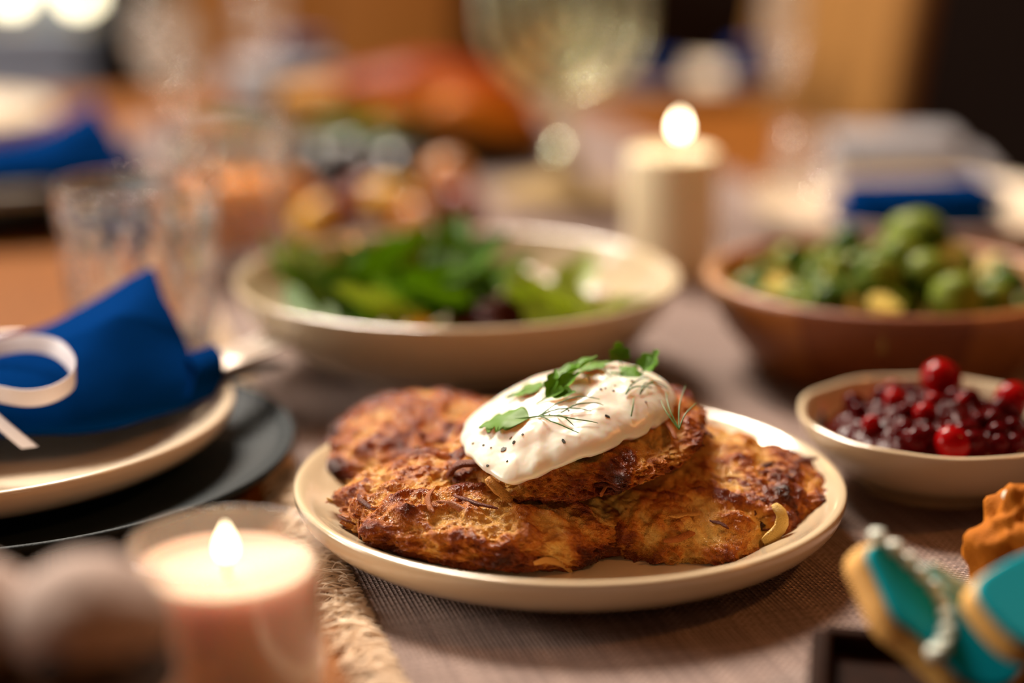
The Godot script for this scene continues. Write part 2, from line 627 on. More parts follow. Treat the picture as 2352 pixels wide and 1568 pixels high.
# ------------------------------------------------------------------ room and table
func room() -> void:
	var wall := mat("wall_paint", Color(0.13, 0.075, 0.05), 0.85)
	var zb := -3.6
	var top := 5.2
	# far wall: a window at its left from y 0.56 to 2.2, and an upper window above it
	var st := []
	var bx := func(a: Vector3, b: Vector3): st.append([box(b - a), xf((a + b) * 0.5)])
	bx.call(Vector3(-3.2, 0, zb - 0.15), Vector3(-2.3, top, zb))
	bx.call(Vector3(-0.35, 0, zb - 0.15), Vector3(3.2, top, zb))
	bx.call(Vector3(-0.82, 0, zb - 0.15), Vector3(-0.35, 3.3, zb))
	bx.call(Vector3(-2.3, 0, zb - 0.15), Vector3(-0.82, 0.70, zb))
	bx.call(Vector3(-2.3, 2.2, zb - 0.15), Vector3(-0.82, 3.3, zb))
	bx.call(Vector3(-2.3, 3.3, zb - 0.15), Vector3(-2.05, top, zb))
	bx.call(Vector3(-2.05, 5.1, zb - 0.15), Vector3(-0.35, top, zb))
	struct("wall_back", join(st), wall, "dark brown wall at the far end of the room", "wall")
	# left wall with its side window
	st.clear()
	bx.call(Vector3(-3.3, 0, -3.75), Vector3(-3.15, top, -1.8))
	bx.call(Vector3(-3.3, 0, -0.6), Vector3(-3.15, top, 2.7))
	bx.call(Vector3(-3.3, 0, -1.8), Vector3(-3.15, 1.15, -0.6))
	bx.call(Vector3(-3.3, 2.35, -1.8), Vector3(-3.15, top, -0.6))
	struct("wall_left", join(st), wall, "dark brown wall left of the table", "wall")
	struct("wall_right", join([[box(Vector3(0.15, top, 6.45)), xf(Vector3(3.2, top * 0.5, -0.52))]]), wall, "dark brown wall right of the table", "wall")
	struct("wall_front", join([[box(Vector3(6.4, top, 0.15)), xf(Vector3(0, top * 0.5, 2.7))]]), wall, "brown wall behind the camera", "wall")
	struct("floor", join([[box(Vector3(6.5, 0.1, 6.6)), xf(Vector3(0, -0.05, -0.5))]]), wood("floor_wood", Color(0.16, 0.08, 0.035), Color(0.24, 0.12, 0.055), Vector3(12, 12, 1), 0.4, 31), "dark wooden floor", "floor")
	struct("ceiling", join([[box(Vector3(6.5, 0.1, 6.6)), xf(Vector3(0, top + 0.05, -0.5))]]), mat("ceiling_paint", Color(0.36, 0.26, 0.18), 0.9), "warm brown ceiling", "ceiling")
	# the window with its bars
	var w := Node3D.new()
	w.name = "window_1"
	add_child(w)
	tag(w, "bright window at the far left with grey blue frame", "window")
	w.set_meta("kind", "structure")
	var fr := mat("window_paint", Color(0.43, 0.47, 0.50), 0.5)
	var at := Vector3(-1.51, 1.46, zb - 0.06)
	for x in [-0.67, -0.20, 0.225, 0.67]:
		part("window_bar", box(Vector3(0.07 if absf(x) > 0.5 else 0.06, 1.52, 0.08), 0.006), fr, w, xf(at + Vector3(x, 0, 0)))
	for y in [-0.725, 0.0, 0.715]:
		part("window_rail", box(Vector3(1.38, 0.07, 0.075), 0.006), fr, w, xf(at + Vector3(0, y, 0)))
	for k in 3:
		for j in 2:
			part("pane", box(Vector3([0.42, 0.38, 0.40][k], 0.68, 0.006)), mat("pane_glass", Color.WHITE), w, xf(at + Vector3([-0.435, 0.01, 0.45][k], -0.36 + 0.72 * j, 0)))
	# the upper and the side window, whose daylight the area lights stand for
	var glow := mat("sky_pane_glow", Color(0.9, 0.9, 0.9), 0.4)
	glow.emission_enabled = true
	glow.emission = Color(1, 0.95, 0.87)
	glow.emission_energy_multiplier = 0.6
	for e in [["window_2", "tall bright upper window high in the far wall", Vector3(-1.20, 4.20, zb - 0.07), 0.0, 1.70, 1.80], ["window_3", "bright side window in the left wall", Vector3(-3.22, 1.75, -1.2), PI * 0.5, 1.2, 1.2]]:
		var rw := Node3D.new()
		rw.name = e[0]
		add_child(rw)
		tag(rw, e[1], "window")
		rw.set_meta("kind", "structure")
		rw.position = e[2]
		rw.rotation.y = e[3]
		part("pane", box(Vector3(e[4], e[5], 0.01)), glow, rw)
		for q in [-1, 1]:
			part("frame", box(Vector3(0.06, e[5], 0.06), 0.005), fr, rw, xf(Vector3((e[4] * 0.5 - 0.03) * q, 0, 0.03)))
			part("frame", box(Vector3(e[4] - 0.12, 0.06, 0.06), 0.005), fr, rw, xf(Vector3(0, (e[5] * 0.5 - 0.03) * q, 0.03)))
	# pale panelling under the window, dark curtain beside it, pale door leaf
	var pn := thing("radiator_cover", "pale grey blue panel under the bright window", "panel", Vector3(-1.445, 0, zb + 0.115))
	part("body", box(Vector3(1.20, 0.67, 0.10), 0.008), mat("panel_paint", Color(0.58, 0.63, 0.72), 0.6), pn, xf(Vector3(0, 0.335, 0)))
	part("top_board", box(Vector3(1.24, 0.03, 0.14), 0.008), mat("panel_paint", Color.WHITE), pn, xf(Vector3(0, 0.685, 0.01)))
	for k in 2:
		var gl := thing("globe_lamp", ["small glowing white globe lamp on the panel, left one under the window", "small glowing white globe lamp on the panel, right one under the window"][k], "lamp", Vector3([-0.985, -0.850][k], 0.70, zb + 0.125), 0.0, "globe lamps under the window")
		var gm := mat("globe_glow", Color(1, 0.96, 0.86), 0.4)
		gm.emission_enabled = true
		gm.emission = Color(1.0, 0.95, 0.80)
		gm.emission_energy_multiplier = 11.0
		part("globe", lump(Vector3(0.022, 0.022, 0.022), 0, 1, 1, 16, 24), gm, gl, xf(Vector3(0, 0.055, 0)))
		part("foot", lathe([Vector2(0, 0), Vector2(0.018, 0), Vector2(0.019, 0.004), Vector2(0.008, 0.010), Vector2(0.006, 0.034), Vector2(0, 0.035)], 24), M["dull_silver"], gl)
		var l := OmniLight3D.new()
		l.name = "globe_light"
		l.light_color = Color(1.0, 0.95, 0.82)
		l.light_energy = 0.02
		l.light_size = 0.02
		l.omni_range = 8.0
		l.omni_attenuation = 2.0
		l.shadow_enabled = true
		l.position = Vector3(0, 0.055, 0)
		gl.add_child(l)
	var cu := curtain(0.085, 2.3, 2)
	solo("curtain", cu, mat("curtain_dark", Color(0.03, 0.03, 0.04), 0.9), "dark curtain hanging right of the bright window", "curtain", xf(Vector3(-0.765, 0.02, zb + 0.20)))
	solo("curtain", curtain(0.10, 2.3, 2), mat("curtain_pale", Color(0.40, 0.40, 0.33), 0.9), "pale grey green curtain beside the dark one", "curtain", xf(Vector3(-0.690, 0.02, zb + 0.06)))
	# sideboard behind the table
	var sb := thing("sideboard", "warm brown wooden sideboard against the far wall", "sideboard", Vector3(-0.335, 0, zb + 0.30))
	var sw: Material = M["sideboard_wood"]
	part("body", box(Vector3(0.50, 0.80, 0.42), 0.008), sw, sb, xf(Vector3(0, 0.48, 0)))
	part("top", box(Vector3(0.53, 0.03, 0.46), 0.008), sw, sb, xf(Vector3(0, 0.895, 0)))
	for s in [-1, 1]:
		var d := part("door", box(Vector3(0.235, 0.72, 0.02), 0.004), sw, sb, xf(Vector3(0.121 * s, 0.48, 0.22)))
		part("knob", lump(Vector3(0.012, 0.012, 0.012), 0, 1, 1, 8, 12), M["old_silver"], d, xf(Vector3(-0.09 * s, 0.05, 0.02)))
		for q in [-1, 1]:
			part("leg", tube([Vector3(0, 0, 0), Vector3(0, 0.09, 0)], [0.018, 0.024], 10), sw, sb, xf(Vector3(0.21 * s, 0, 0.16 * q)))

func curtain(w: float, h: float, folds: int) -> ArrayMesh:
	var pts := PackedVector3Array()
	var n := folds * 10
	for i in 2:
		for j in 2 * (n + 1):
			var back := j > n
			var k := 2 * n + 1 - j if back else j
			var a := float(k) / n
			pts.append(Vector3((a - 0.5) * w, h * i, sin(a * folds * TAU) * 0.025 + (-0.006 if back else 0.0)))
	return grid(pts, 2, 2 * (n + 1), false, true, true)

func table() -> void:
	var t := thing("dining_table", "long orange brown wooden dining table under the whole meal", "table", Vector3(-0.115, 0, -0.757), deg_to_rad(15.0))
	var w: Material = M["table_wood"]
	for k in 8:
		part("plank", box(Vector3(0.153, 0.035, 2.35), 0.002), w, t, xf(Vector3((k - 3.5) * 0.154, T - 0.0175, 0)))
	for s in [-1, 1]:
		part("apron", box(Vector3(0.03, 0.09, 2.1), 0.003), w, t, xf(Vector3(0.53 * s, T - 0.081, 0)))
		part("apron", box(Vector3(1.03, 0.09, 0.03), 0.003), w, t, xf(Vector3(0, T - 0.081, 1.03 * s)))
		for q in [-1, 1]:
			part("leg", box(Vector3(0.08, T - 0.036, 0.08), 0.006), w, t, xf(Vector3(0.49 * s, (T - 0.036) * 0.5, 0.66 * q)))

# ------------------------------------------------------------------ table runner with its fringe
func runner() -> void:
	var t := thing("table_runner", "greyish mauve woven table runner with a frayed cotton fringe along its left edge", "table runner", Vector3(-0.060, T, -0.5654), deg_to_rad(16.17))
	var w := 0.45
	var z0 := -1.12
	var z1 := 0.42
	var nu := 90
	var nv := 30
	var nz := FastNoiseLite.new()
	nz.frequency = 9.0
	nz.seed = 4
	var pts := PackedVector3Array()
	var uvs := PackedVector2Array()
	for i in nu + 1:
		for j in 2 * (nv + 1):
			var under := j > nv
			var k := 2 * nv + 1 - j if under else j
			var x := w * k / nv
			var z := z0 + (z1 - z0) * i / nu
			if k == 0:
				x += 0.0008 * nz.get_noise_1d(z * 60.0)
			pts.append(Vector3(x, 0.0001 if under else R0, z))
			uvs.append(Vector2(x, z))
	var cloth := grid(pts, nu + 1, 2 * (nv + 1), false, true, true, PackedColorArray(), uvs)
	part("cloth", cloth, M["runner_weave"], t)
	# frayed cotton yarns, curled and matted: nobody could count them
	var list := []
	for k in 1500:
		var z := lerpf(-0.62, 0.24, float(k) / 1500.0) + rng.randf_range(-0.002, 0.002)
		var long := rng.randf_range(0.008, 0.021)
		var th := rng.randf_range(0.00012, 0.00045)
		var side := rng.randf_range(-0.9, 0.9)
		var p := []
		var y := R0
		var hop := rng.randf_range(0.0005, 0.0035)
		var ph := rng.randf() * TAU
		for s in 7:
			var q := s / 6.0
			p.append(Vector3(0.0012 - long * q * (1.0 - 0.25 * q * absf(side)), maxf(th, y + hop * sin(PI * q) + 0.0008 * sin(ph + q * 7.0)), z + side * long * q * q * 0.7 + 0.0014 * sin(ph + q * 9.0)))
		list.append([tube(p, [th, th, th, th * 0.95, th * 0.9, th * 0.8, th * 0.3], 4), Transform3D.IDENTITY])
	# thicker twisted tufts over the edge
	for k in 240:
		var z := lerpf(-0.62, 0.24, float(k) / 240.0) + rng.randf_range(-0.001, 0.001)
		var long := rng.randf_range(0.010, 0.019)
		var p := []
		var ph := rng.randf() * TAU
		var side := rng.randf_range(-0.5, 0.7)
		for s in 9:
			var q := s / 8.0
			p.append(Vector3(0.002 - long * q, R0 + 0.0006 + 0.0022 * sin(PI * minf(1.0, q * 1.15)) * (0.6 + 0.4 * sin(ph)), z + side * long * q * q + 0.0016 * sin(ph + q * 6.0)))
		list.append([tube(p, [0.0006, 0.0009, 0.0011, 0.0011, 0.001, 0.0009, 0.0008, 0.0006, 0.0002], 5), Transform3D.IDENTITY])
	var f := part("fringe", join(list), M["fringe_cotton"], t)
	f.set_meta("kind", "stuff")
	f.set_meta("label", "frayed cream cotton fringe")

# ------------------------------------------------------------------ the plate of latkes
func plate_mesh(r: float, h: float, floor_h: float, foot: float, lip: float) -> ArrayMesh:
	var p := [Vector2(0, 0.0015), Vector2(foot * 0.9, 0.0015), Vector2(foot * 0.93, 0.0), Vector2(foot, 0.0), Vector2(foot * 1.03, 0.0025),
		Vector2(foot * 1.15, 0.0035), Vector2(r * 0.84, h * 0.20), Vector2(r * 0.935, h * 0.44), Vector2(r * 0.984, h * 0.66), Vector2(r * 0.999, h - lip * 0.75), Vector2(r, h - lip * 0.35), Vector2(r, h - lip * 0.05), Vector2(r - lip * 0.35, h + lip * 0.12), Vector2(r - lip * 0.9, h - lip * 0.05),
		Vector2(r * 0.90, h * 0.78), Vector2(r * 0.80, h * 0.55), Vector2(r * 0.72, floor_h + 0.001), Vector2(r * 0.6, floor_h), Vector2(0, floor_h)]
	return lathe(p, 160)

func main_plate() -> void:
	var pos := Vector3(0.0207, T + R0, -0.5965)
	solo("dinner_plate", plate_mesh(0.0995, 0.021, 0.006, 0.060, 0.0042), M["cream_glaze"], "glossy cream plate in the centre heaped with golden brown potato pancakes", "plate", xf(pos))
	var group := "potato pancakes on the cream plate"
	# position of the centre, radius, thickness, tilt towards the camera, roll, seed, darkness
	var L := [
		["crisp golden potato pancake leaning at the front left of the cream plate", Vector3(-0.0080, 0.0185, -0.5740), 0.0510, 0.0190, 5.0, -4.0, 3, 0.26, 1.0, 0.72],
		["browned potato pancake at the back left, overlapped by the front one", Vector3(-0.0280, 0.0200, -0.6340), 0.0425, 0.014, 12.0, -3.0, 5, 0.50, 0.8, 1.0],
		["topmost potato pancake, under the dollop of sour cream", Vector3(0.0205, 0.0350, -0.6020), 0.0485, 0.0170, 2.0, 8.5, 8, 0.30, 1.0, 1.0],
		["large golden potato pancake at the right of the plate, its whole top in view", Vector3(0.0625, 0.0190, -0.5890), 0.0445, 0.0185, 14.0, -3.0, 13, 0.22, 1.0, 0.95],
		["dark crusty potato pancake peeping out under the right one", Vector3(0.0845, 0.0190, -0.5980), 0.0330, 0.014, 3.0, -4.0, 17, 0.68, 0.7, 1.0],
		["dark potato pancake at the very back, mostly hidden behind the others", Vector3(0.050, 0.0190, -0.650), 0.0360, 0.013, -4.0, -4.0, 19, 0.60, 0.6, 1.0],
	]
	var shreds := []
	for k in 6:
		shreds.append(shred_mesh(k))
	for e in L:
		var b := Basis(Vector3(0, 0, 1), deg_to_rad(e[5])) * Basis(Vector3(1, 0, 0), deg_to_rad(e[4]))
		var tr := Transform3D(b, Vector3(e[1].x, T + R0 + e[1].y, e[1].z))
		var t := thing("potato_pancake", e[0], "potato pancake", Vector3.ZERO, 0.0, group)
		t.transform = tr * Transform3D(Basis.from_scale(Vector3(1, 1, e[9])), Vector3.ZERO)
		latke(t, e[2], e[3], e[6], e[7], e[8], shreds)
		if e[6] == 8:
			cream(tr, e[3])
		# a few long shreds that stand out in the photograph
		for h in [[13, 4, 0.0024, [Vector3(0.0905, 0.0235, -0.5640), Vector3(0.0930, 0.0205, -0.5610), Vector3(0.0915, 0.0160, -0.5585), Vector3(0.0860, 0.0125, -0.5560)]],
				[8, 2, 0.0024, [Vector3(-0.0110, 0.0365, -0.5700), Vector3(-0.0185, 0.0355, -0.5710), Vector3(-0.0225, 0.0310, -0.5720)]],
				[8, 0, 0.0022, [Vector3(-0.0085, 0.0350, -0.5590), Vector3(-0.0050, 0.0315, -0.5575), Vector3(0.0000, 0.0275, -0.5570)]]]:
			if h[0] == e[6]:
				var w := []
				for q in curve(h[3], 9):
					w.append(t.transform.affine_inverse() * (q + Vector3(0, T, 0)))
				var hw: float = h[2]
				part("potato_shred", tube(w, [hw * 0.6, hw * 0.9, hw, hw, hw * 1.1, hw, hw, hw * 0.9, hw * 0.6], 10, 0.5), M["shred_%d" % h[1]], t)

func shred_mesh(k: int) -> ArrayMesh:
	var r := RandomNumberGenerator.new()
	r.seed = 50 + k
	var n := 9
	var p := []
	var rad := []
	var long := r.randf_range(0.013, 0.024)
	var bend := r.randf_range(-0.35, 0.35)
	for i in n:
		var q := float(i) / (n - 1)
		p.append(Vector3((q - 0.5) * long, 0.0010 * sin(q * PI) + r.randf_range(-0.0003, 0.0003), bend * long * (q - 0.5) * (q - 0.5) * 2.0 + r.randf_range(-0.0003, 0.0003)))
		rad.append(0.0013 * (0.75 + 0.35 * sin(q * PI)) * r.randf_range(0.85, 1.15) * (0.7 if i == 0 or i == n - 1 else 1.0))
	return tube(p, rad, 10, 0.5)

func latke(t: Node3D, R: float, thick: float, seed_: int, dark: float, detail: float, shreds: Array) -> void:
	var r := RandomNumberGenerator.new()
	r.seed = seed_
	# grated strands laid over one another, on a small height map
	var S := 320
	var ext := R * 1.2
	var hm := PackedFloat32Array()
	hm.resize(S * S)
	var tm := PackedFloat32Array()
	tm.resize(S * S)
	tm.fill(0.5)
	var px := S / (2.0 * ext)
	for k in 170:
		var a := r.randf() * TAU
		var rr := sqrt(r.randf()) * R * 1.05
		var p := Vector2(cos(a), sin(a)) * rr
		var dir := r.randf() * TAU
		var turn := r.randf_range(-28.0, 28.0)
		var wd := r.randf_range(0.0009, 0.0024)
		var amp := wd * r.randf_range(0.25, 0.6)
		var lift := r.randf_range(0.0, 0.0004)
		var tone := r.randf()
		var steps := int(r.randf_range(0.008, 0.026) / 0.0005)
		var rad := int(ceil(wd * px))
		for s in steps:
			p += Vector2(cos(dir), sin(dir)) * 0.0005
			dir += turn * 0.0005
			var taper := sqrt(minf(1.0, minf(float(s), float(steps - s)) / 6.0))
			var cx := int((p.x + ext) * px)
			var cy := int((p.y + ext) * px)
			for yy in range(maxi(0, cy - rad), mini(S - 1, cy + rad) + 1):
				for xx in range(maxi(0, cx - rad), mini(S - 1, cx + rad) + 1):
					var d2 := float((xx - cx) * (xx - cx) + (yy - cy) * (yy - cy)) / float(rad * rad)
					if d2 < 1.0:
						var h := (amp * sqrt(1.0 - d2) + lift) * taper
						var o := yy * S + xx
						if h > hm[o]:
							hm[o] = h
							tm[o] = tone
	var n1 := FastNoiseLite.new()
	n1.seed = seed_ * 31
	n1.frequency = 70.0
	n1.fractal_octaves = 3
	var n2 := FastNoiseLite.new()
	n2.seed = seed_ * 31 + 5
	n2.frequency = 330.0
	n2.fractal_octaves = 4
	n2.fractal_gain = 0.6
	var n3 := FastNoiseLite.new()
	n3.seed = seed_ * 31 + 9
	n3.frequency = 160.0
	n3.fractal_type = FastNoiseLite.FRACTAL_RIDGED
	n3.fractal_octaves = 3
	var n4 := FastNoiseLite.new()
	n4.seed = seed_ * 31 + 2
	n4.frequency = 45.0
	n4.fractal_octaves = 3
	var gold := Color(0.83, 0.59, 0.26).srgb_to_linear()
	var straw := Color(0.89, 0.72, 0.40).srgb_to_linear()
	var amber := Color(0.71, 0.40, 0.115).srgb_to_linear()
	var brown := Color(0.49, 0.21, 0.055).srgb_to_linear()
	var char := Color(0.25, 0.085, 0.03).srgb_to_linear()
	var nt := int(150 * detail)
	var nb := int(40 * detail)
	var nv := int(560 * detail)
	var rows := nt + nb + 1
	var pts := PackedVector3Array()
	pts.resize(rows * nv)
	var cols := PackedColorArray()
	cols.resize(rows * nv)
	for i in rows:
		# from the middle of the underside, round the edge, to the middle of the top
		var u := float(i) / nb if i <= nb else float(rows - 1 - i) / nt
		var low := i <= nb
		var rho := pow(sin(u * PI * 0.5), 0.85)
		var y0 := thick * 0.5 * sqrt(maxf(0.0, 1.0 - pow(rho, 5.0)))
		y0 = -y0 * 0.8 if low else y0
		var e6 := pow(rho, 7.0)
		for j in nv:
			var a := TAU * j / nv
			var ca := cos(a)
			var sa := sin(a)
			var out := 1.0 + 0.09 * n4.get_noise_2d(ca * 0.03 + 3.0, sa * 0.03) + 0.09 * n1.get_noise_3d(ca * 0.035, y0 * 2.2, sa * 0.035) * (0.3 + 0.7 * e6) + e6 * 0.05 * n3.get_noise_3d(ca * 0.045, y0 * 2.5, sa * 0.045 + 1.0)
			var lx := ca * rho * R * out
			var lz := sa * rho * R * out
			var p := Vector3(lx, y0, lz)
			var ps := Vector3(lx, y0 * 2.0, lz)
			var big := n1.get_noise_3dv(ps)
			var small := n2.get_noise_3dv(ps)
			var rid := n3.get_noise_3dv(ps)
			var patch := n4.get_noise_3dv(p)
			var o := clampi(int((lz + ext) * px), 0, S - 1) * S + clampi(int((lx + ext) * px), 0, S - 1)
			var hs := 0.0 if low else hm[o] * (1.0 - e6 * 0.4)
			var tone := tm[o]
			var d := hs + 0.0028 * patch + 0.0019 * big + 0.00050 * small + 0.0009 * rid * (0.35 + 0.65 * e6)
			var dir := Vector3(ca * e6, (1.0 - e6) * (-0.6 if low else 1.0), sa * e6).normalized()
			p += dir * d
			p.y -= 0.0035 * rho * rho * rho
			pts[i * nv + j] = p
			# the browning of the crust
			var b := dark + 0.85 * patch + 0.45 * big + 0.28 * small + 0.34 * e6 + 0.10 * rid - 0.34 * (tone - 0.5) + 60.0 * (hs - 0.0005)
			if low:
				b += 0.2
			var c: Color
			if b < 0.2:
				c = straw.lerp(gold, clampf((b + 0.3) / 0.5, 0, 1))
			elif b < 0.5:
				c = gold.lerp(amber, (b - 0.2) / 0.3)
			elif b < 0.8:
				c = amber.lerp(brown, (b - 0.5) / 0.3)
			else:
				c = brown.lerp(char, clampf((b - 0.8) / 0.5, 0, 1))
			cols[i * nv + j] = c
	part("body", grid(pts, rows, nv, false, true, false, cols), M["fried"], t)
	# single shreds of potato standing out of the crust
	var many := int(18 * detail)
	for k in many:
		var edge := k < many * 2 / 5
		var u := 0.97 if edge else sqrt(r.randf()) * 0.9
		var rowi := clampi(rows - 1 - int(asin(pow(u, 1.0 / 0.85)) / (PI * 0.5) * nt), nb + 2, rows - 3)
		if edge:
			rowi = nb + r.randi_range(1, 8)
		var j := r.randi() % nv
		var p := pts[rowi * nv + j]
		var pn := (pts[(rowi + 2) * nv + j] - pts[(rowi - 2) * nv + j]).cross(pts[rowi * nv + (j + 2) % nv] - pts[rowi * nv + (j + nv - 2) % nv]).normalized()
		var away := Vector3(p.x, 0, p.z).normalized()
		var along := (Vector3(r.randf_range(-1, 1), r.randf_range(-0.3, 0.3), r.randf_range(-1, 1)) if not edge else Vector3(-away.z, r.randf_range(-0.5, 0.4), away.x) + away * r.randf_range(-0.7, 0.9)).normalized()
		along = (along - pn * along.dot(pn) * (0.92 if not edge else 0.6)).normalized()
		var sidev := along.cross(pn).normalized()
		var bs := Basis(along, sidev.cross(along).normalized(), sidev) * Basis.from_scale(Vector3.ONE * r.randf_range(0.5, 0.95))
		var mi := r.randi() % 3
		if dark > 0.6:
			mi = 2 + r.randi() % 2
		elif r.randf() < 0.12:
			mi = 4
		part("potato_shred", shreds[r.randi() % shreds.size()], M["shred_%d" % mi], t, Transform3D(bs, p - pn * (0.0005 if not edge else 0.0)))

# ------------------------------------------------------------------ sour cream and herbs
const CREAM_A := [0.0, 6.0, 34.0, 59.0, 84.0, 98.0, 106.0, 114.0, 126.0, 140.0, 156.0, 180.0, 210.0, 240.0, 270.0, 300.0, 330.0, 360.0]
const CREAM_R := [0.0405, 0.0405, 0.0400, 0.0400, 0.0440, 0.0455, 0.0505, 0.0530, 0.0495, 0.0450, 0.0405, 0.0370, 0.0335, 0.0315, 0.0325, 0.0350, 0.0385, 0.0405]

func cream_r(deg: float) -> float:
	var d := fposmod(deg, 360.0)
	for i in CREAM_A.size() - 1:
		if d <= CREAM_A[i + 1]:
			var f: float = (d - CREAM_A[i]) / (CREAM_A[i + 1] - CREAM_A[i])
			f = f * f * (3.0 - 2.0 * f)
			return lerpf(CREAM_R[i], CREAM_R[i + 1], f)
	return CREAM_R[0]

var cream_noise: FastNoiseLite

func cream_y(x: float, z: float) -> float:
	var r := sqrt(x * x + z * z)
	var a := atan2(z, x)
	var q := minf(1.0, r / cream_r(rad_to_deg(a)))
	var y := 0.0085 + 0.0122 * (1.0 + 10.0 * x) * pow(maxf(0.0, 1.0 - pow(q, 2.4)), 0.6)
	var fade := 1.0 - pow(q, 6.0)
	y += fade * (0.0012 * cream_noise.get_noise_2d(x, z) + 0.0004 * sin(110.0 * (x * 0.5 + z) + 5.0 * cream_noise.get_noise_2d(x * 0.6 + 3.0, z * 0.6)))
	# the lobe that runs over the front edge hangs down a little
	var lobe := exp(-pow((rad_to_deg(a) - 112.0) / 16.0, 2.0)) * smoothstep(0.60, 1.0, q)
	return y - 0.0045 * lobe

func cream(tr: Transform3D, _thick: float) -> void:
	cream_noise = FastNoiseLite.new()
	cream_noise.seed = 12
	cream_noise.frequency = 55.0
	cream_noise.fractal_octaves = 2
	var nu := 70
	var nv := 220
	var pts := PackedVector3Array()
	for i in nu + 6:
		for j in nv:
			var a := TAU * j / nv
			var rm := cream_r(rad_to_deg(a)) * (1.0 + 0.012 * cream_noise.get_noise_2d(cos(a) * 0.06, sin(a) * 0.06 + 2.0))
			if i < 6:
				# rounded lip turning under at the edge
				var f := i / 6.0
				var base := cream_y(cos(a) * rm, sin(a) * rm)
				pts.append(Vector3(cos(a) * rm * (0.90 + 0.10 * sin(f * PI * 0.5) + 0.012 * sin(f * PI)), base - 0.0032 * (1.0 - f), sin(a) * rm * (0.90 + 0.10 * sin(f * PI * 0.5) + 0.012 * sin(f * PI))))
			else:
				var q := 1.0 - pow(float(i - 5) / nu, 1.5)
				pts.append(Vector3(cos(a) * rm * q, cream_y(cos(a) * rm * q, sin(a) * rm * q), sin(a) * rm * q))
	solo("sour_cream_dollop", grid(pts, nu + 6, nv, false, true, false), M["sour_cream"], "thick white dollop of sour cream on the topmost potato pancake", "sour cream", tr)
	herbs(tr)

func on_cream(tr: Transform3D, x: float, z: float, turn: float, lift := 0.0, pitch := 0.0, roll := 0.0) -> Transform3D:
	var e := 0.0015
	var n := Vector3(cream_y(x - e, z) - cream_y(x + e, z), 2.0 * e, cream_y(x, z - e) - cream_y(x, z + e)).normalized()
	var f := Vector3(-sin(turn), 0, -cos(turn))
	var s := f.cross(n).normalized()
	f = n.cross(s).normalized()
	return tr * Transform3D(Basis(s, n, -f) * Basis.from_euler(Vector3(pitch, 0, roll)), Vector3(x, cream_y(x, z) + lift, z))

# a parsley leaflet with toothed lobes
func parsley_leaf(long: float, wide: float, seed_: int, bend: float, curl: float, teeth: float) -> ArrayMesh:
	var r := RandomNumberGenerator.new()
	r.seed = seed_
	var k := r.randf_range(0.0, 1.0)
	var wf := func(t: float) -> float:
		if t < 0.12:
			return wide * 0.07
		var q := (t - 0.12) / 0.88
		var body := pow(sin(pow(q, 0.75) * PI), 0.8)
		var cut := 0.55 * smoothstep(0.2, 0.7, q)
		var lobes := 1.0 - cut + cut * absf(sin((q * teeth + k) * PI))
		return maxf(0.00012, wide * body * lobes)
	var mid := blade(long, wf, 0.00035, bend, curl, 48, 11)
	if teeth > 4.0:
		return mid
	# two side lobes branch from the lower third
	var lob := blade(long * 0.62, func(t: float) -> float: return wf.call(t) * 0.72, 0.00035, bend, curl, 36, 9)
	var at := Vector3(0, 0.0001, -long * 0.20)
	return join([[mid, Transform3D.IDENTITY], [lob, xf(at, 0.05, 0.75, 0.1)], [lob, xf(at, 0.12, -0.75, -0.1)]])

func draped(m: ArrayMesh, b: Basis, o: Vector3, lift: float) -> ArrayMesh:
	var a := m.surface_get_arrays(0)
	var v: PackedVector3Array = a[Mesh.ARRAY_VERTEX]
	for i in v.size():
		var p := b * v[i] + o
		p.y = cream_y(p.x, p.z) + lift + clampf(v[i].y, -0.0004, 0.0012)
		v[i] = p
	a[Mesh.ARRAY_VERTEX] = v
	a[Mesh.ARRAY_NORMAL] = null
	var st := SurfaceTool.new()
	st.create_from_arrays(a)
	st.generate_normals()
	return st.commit()

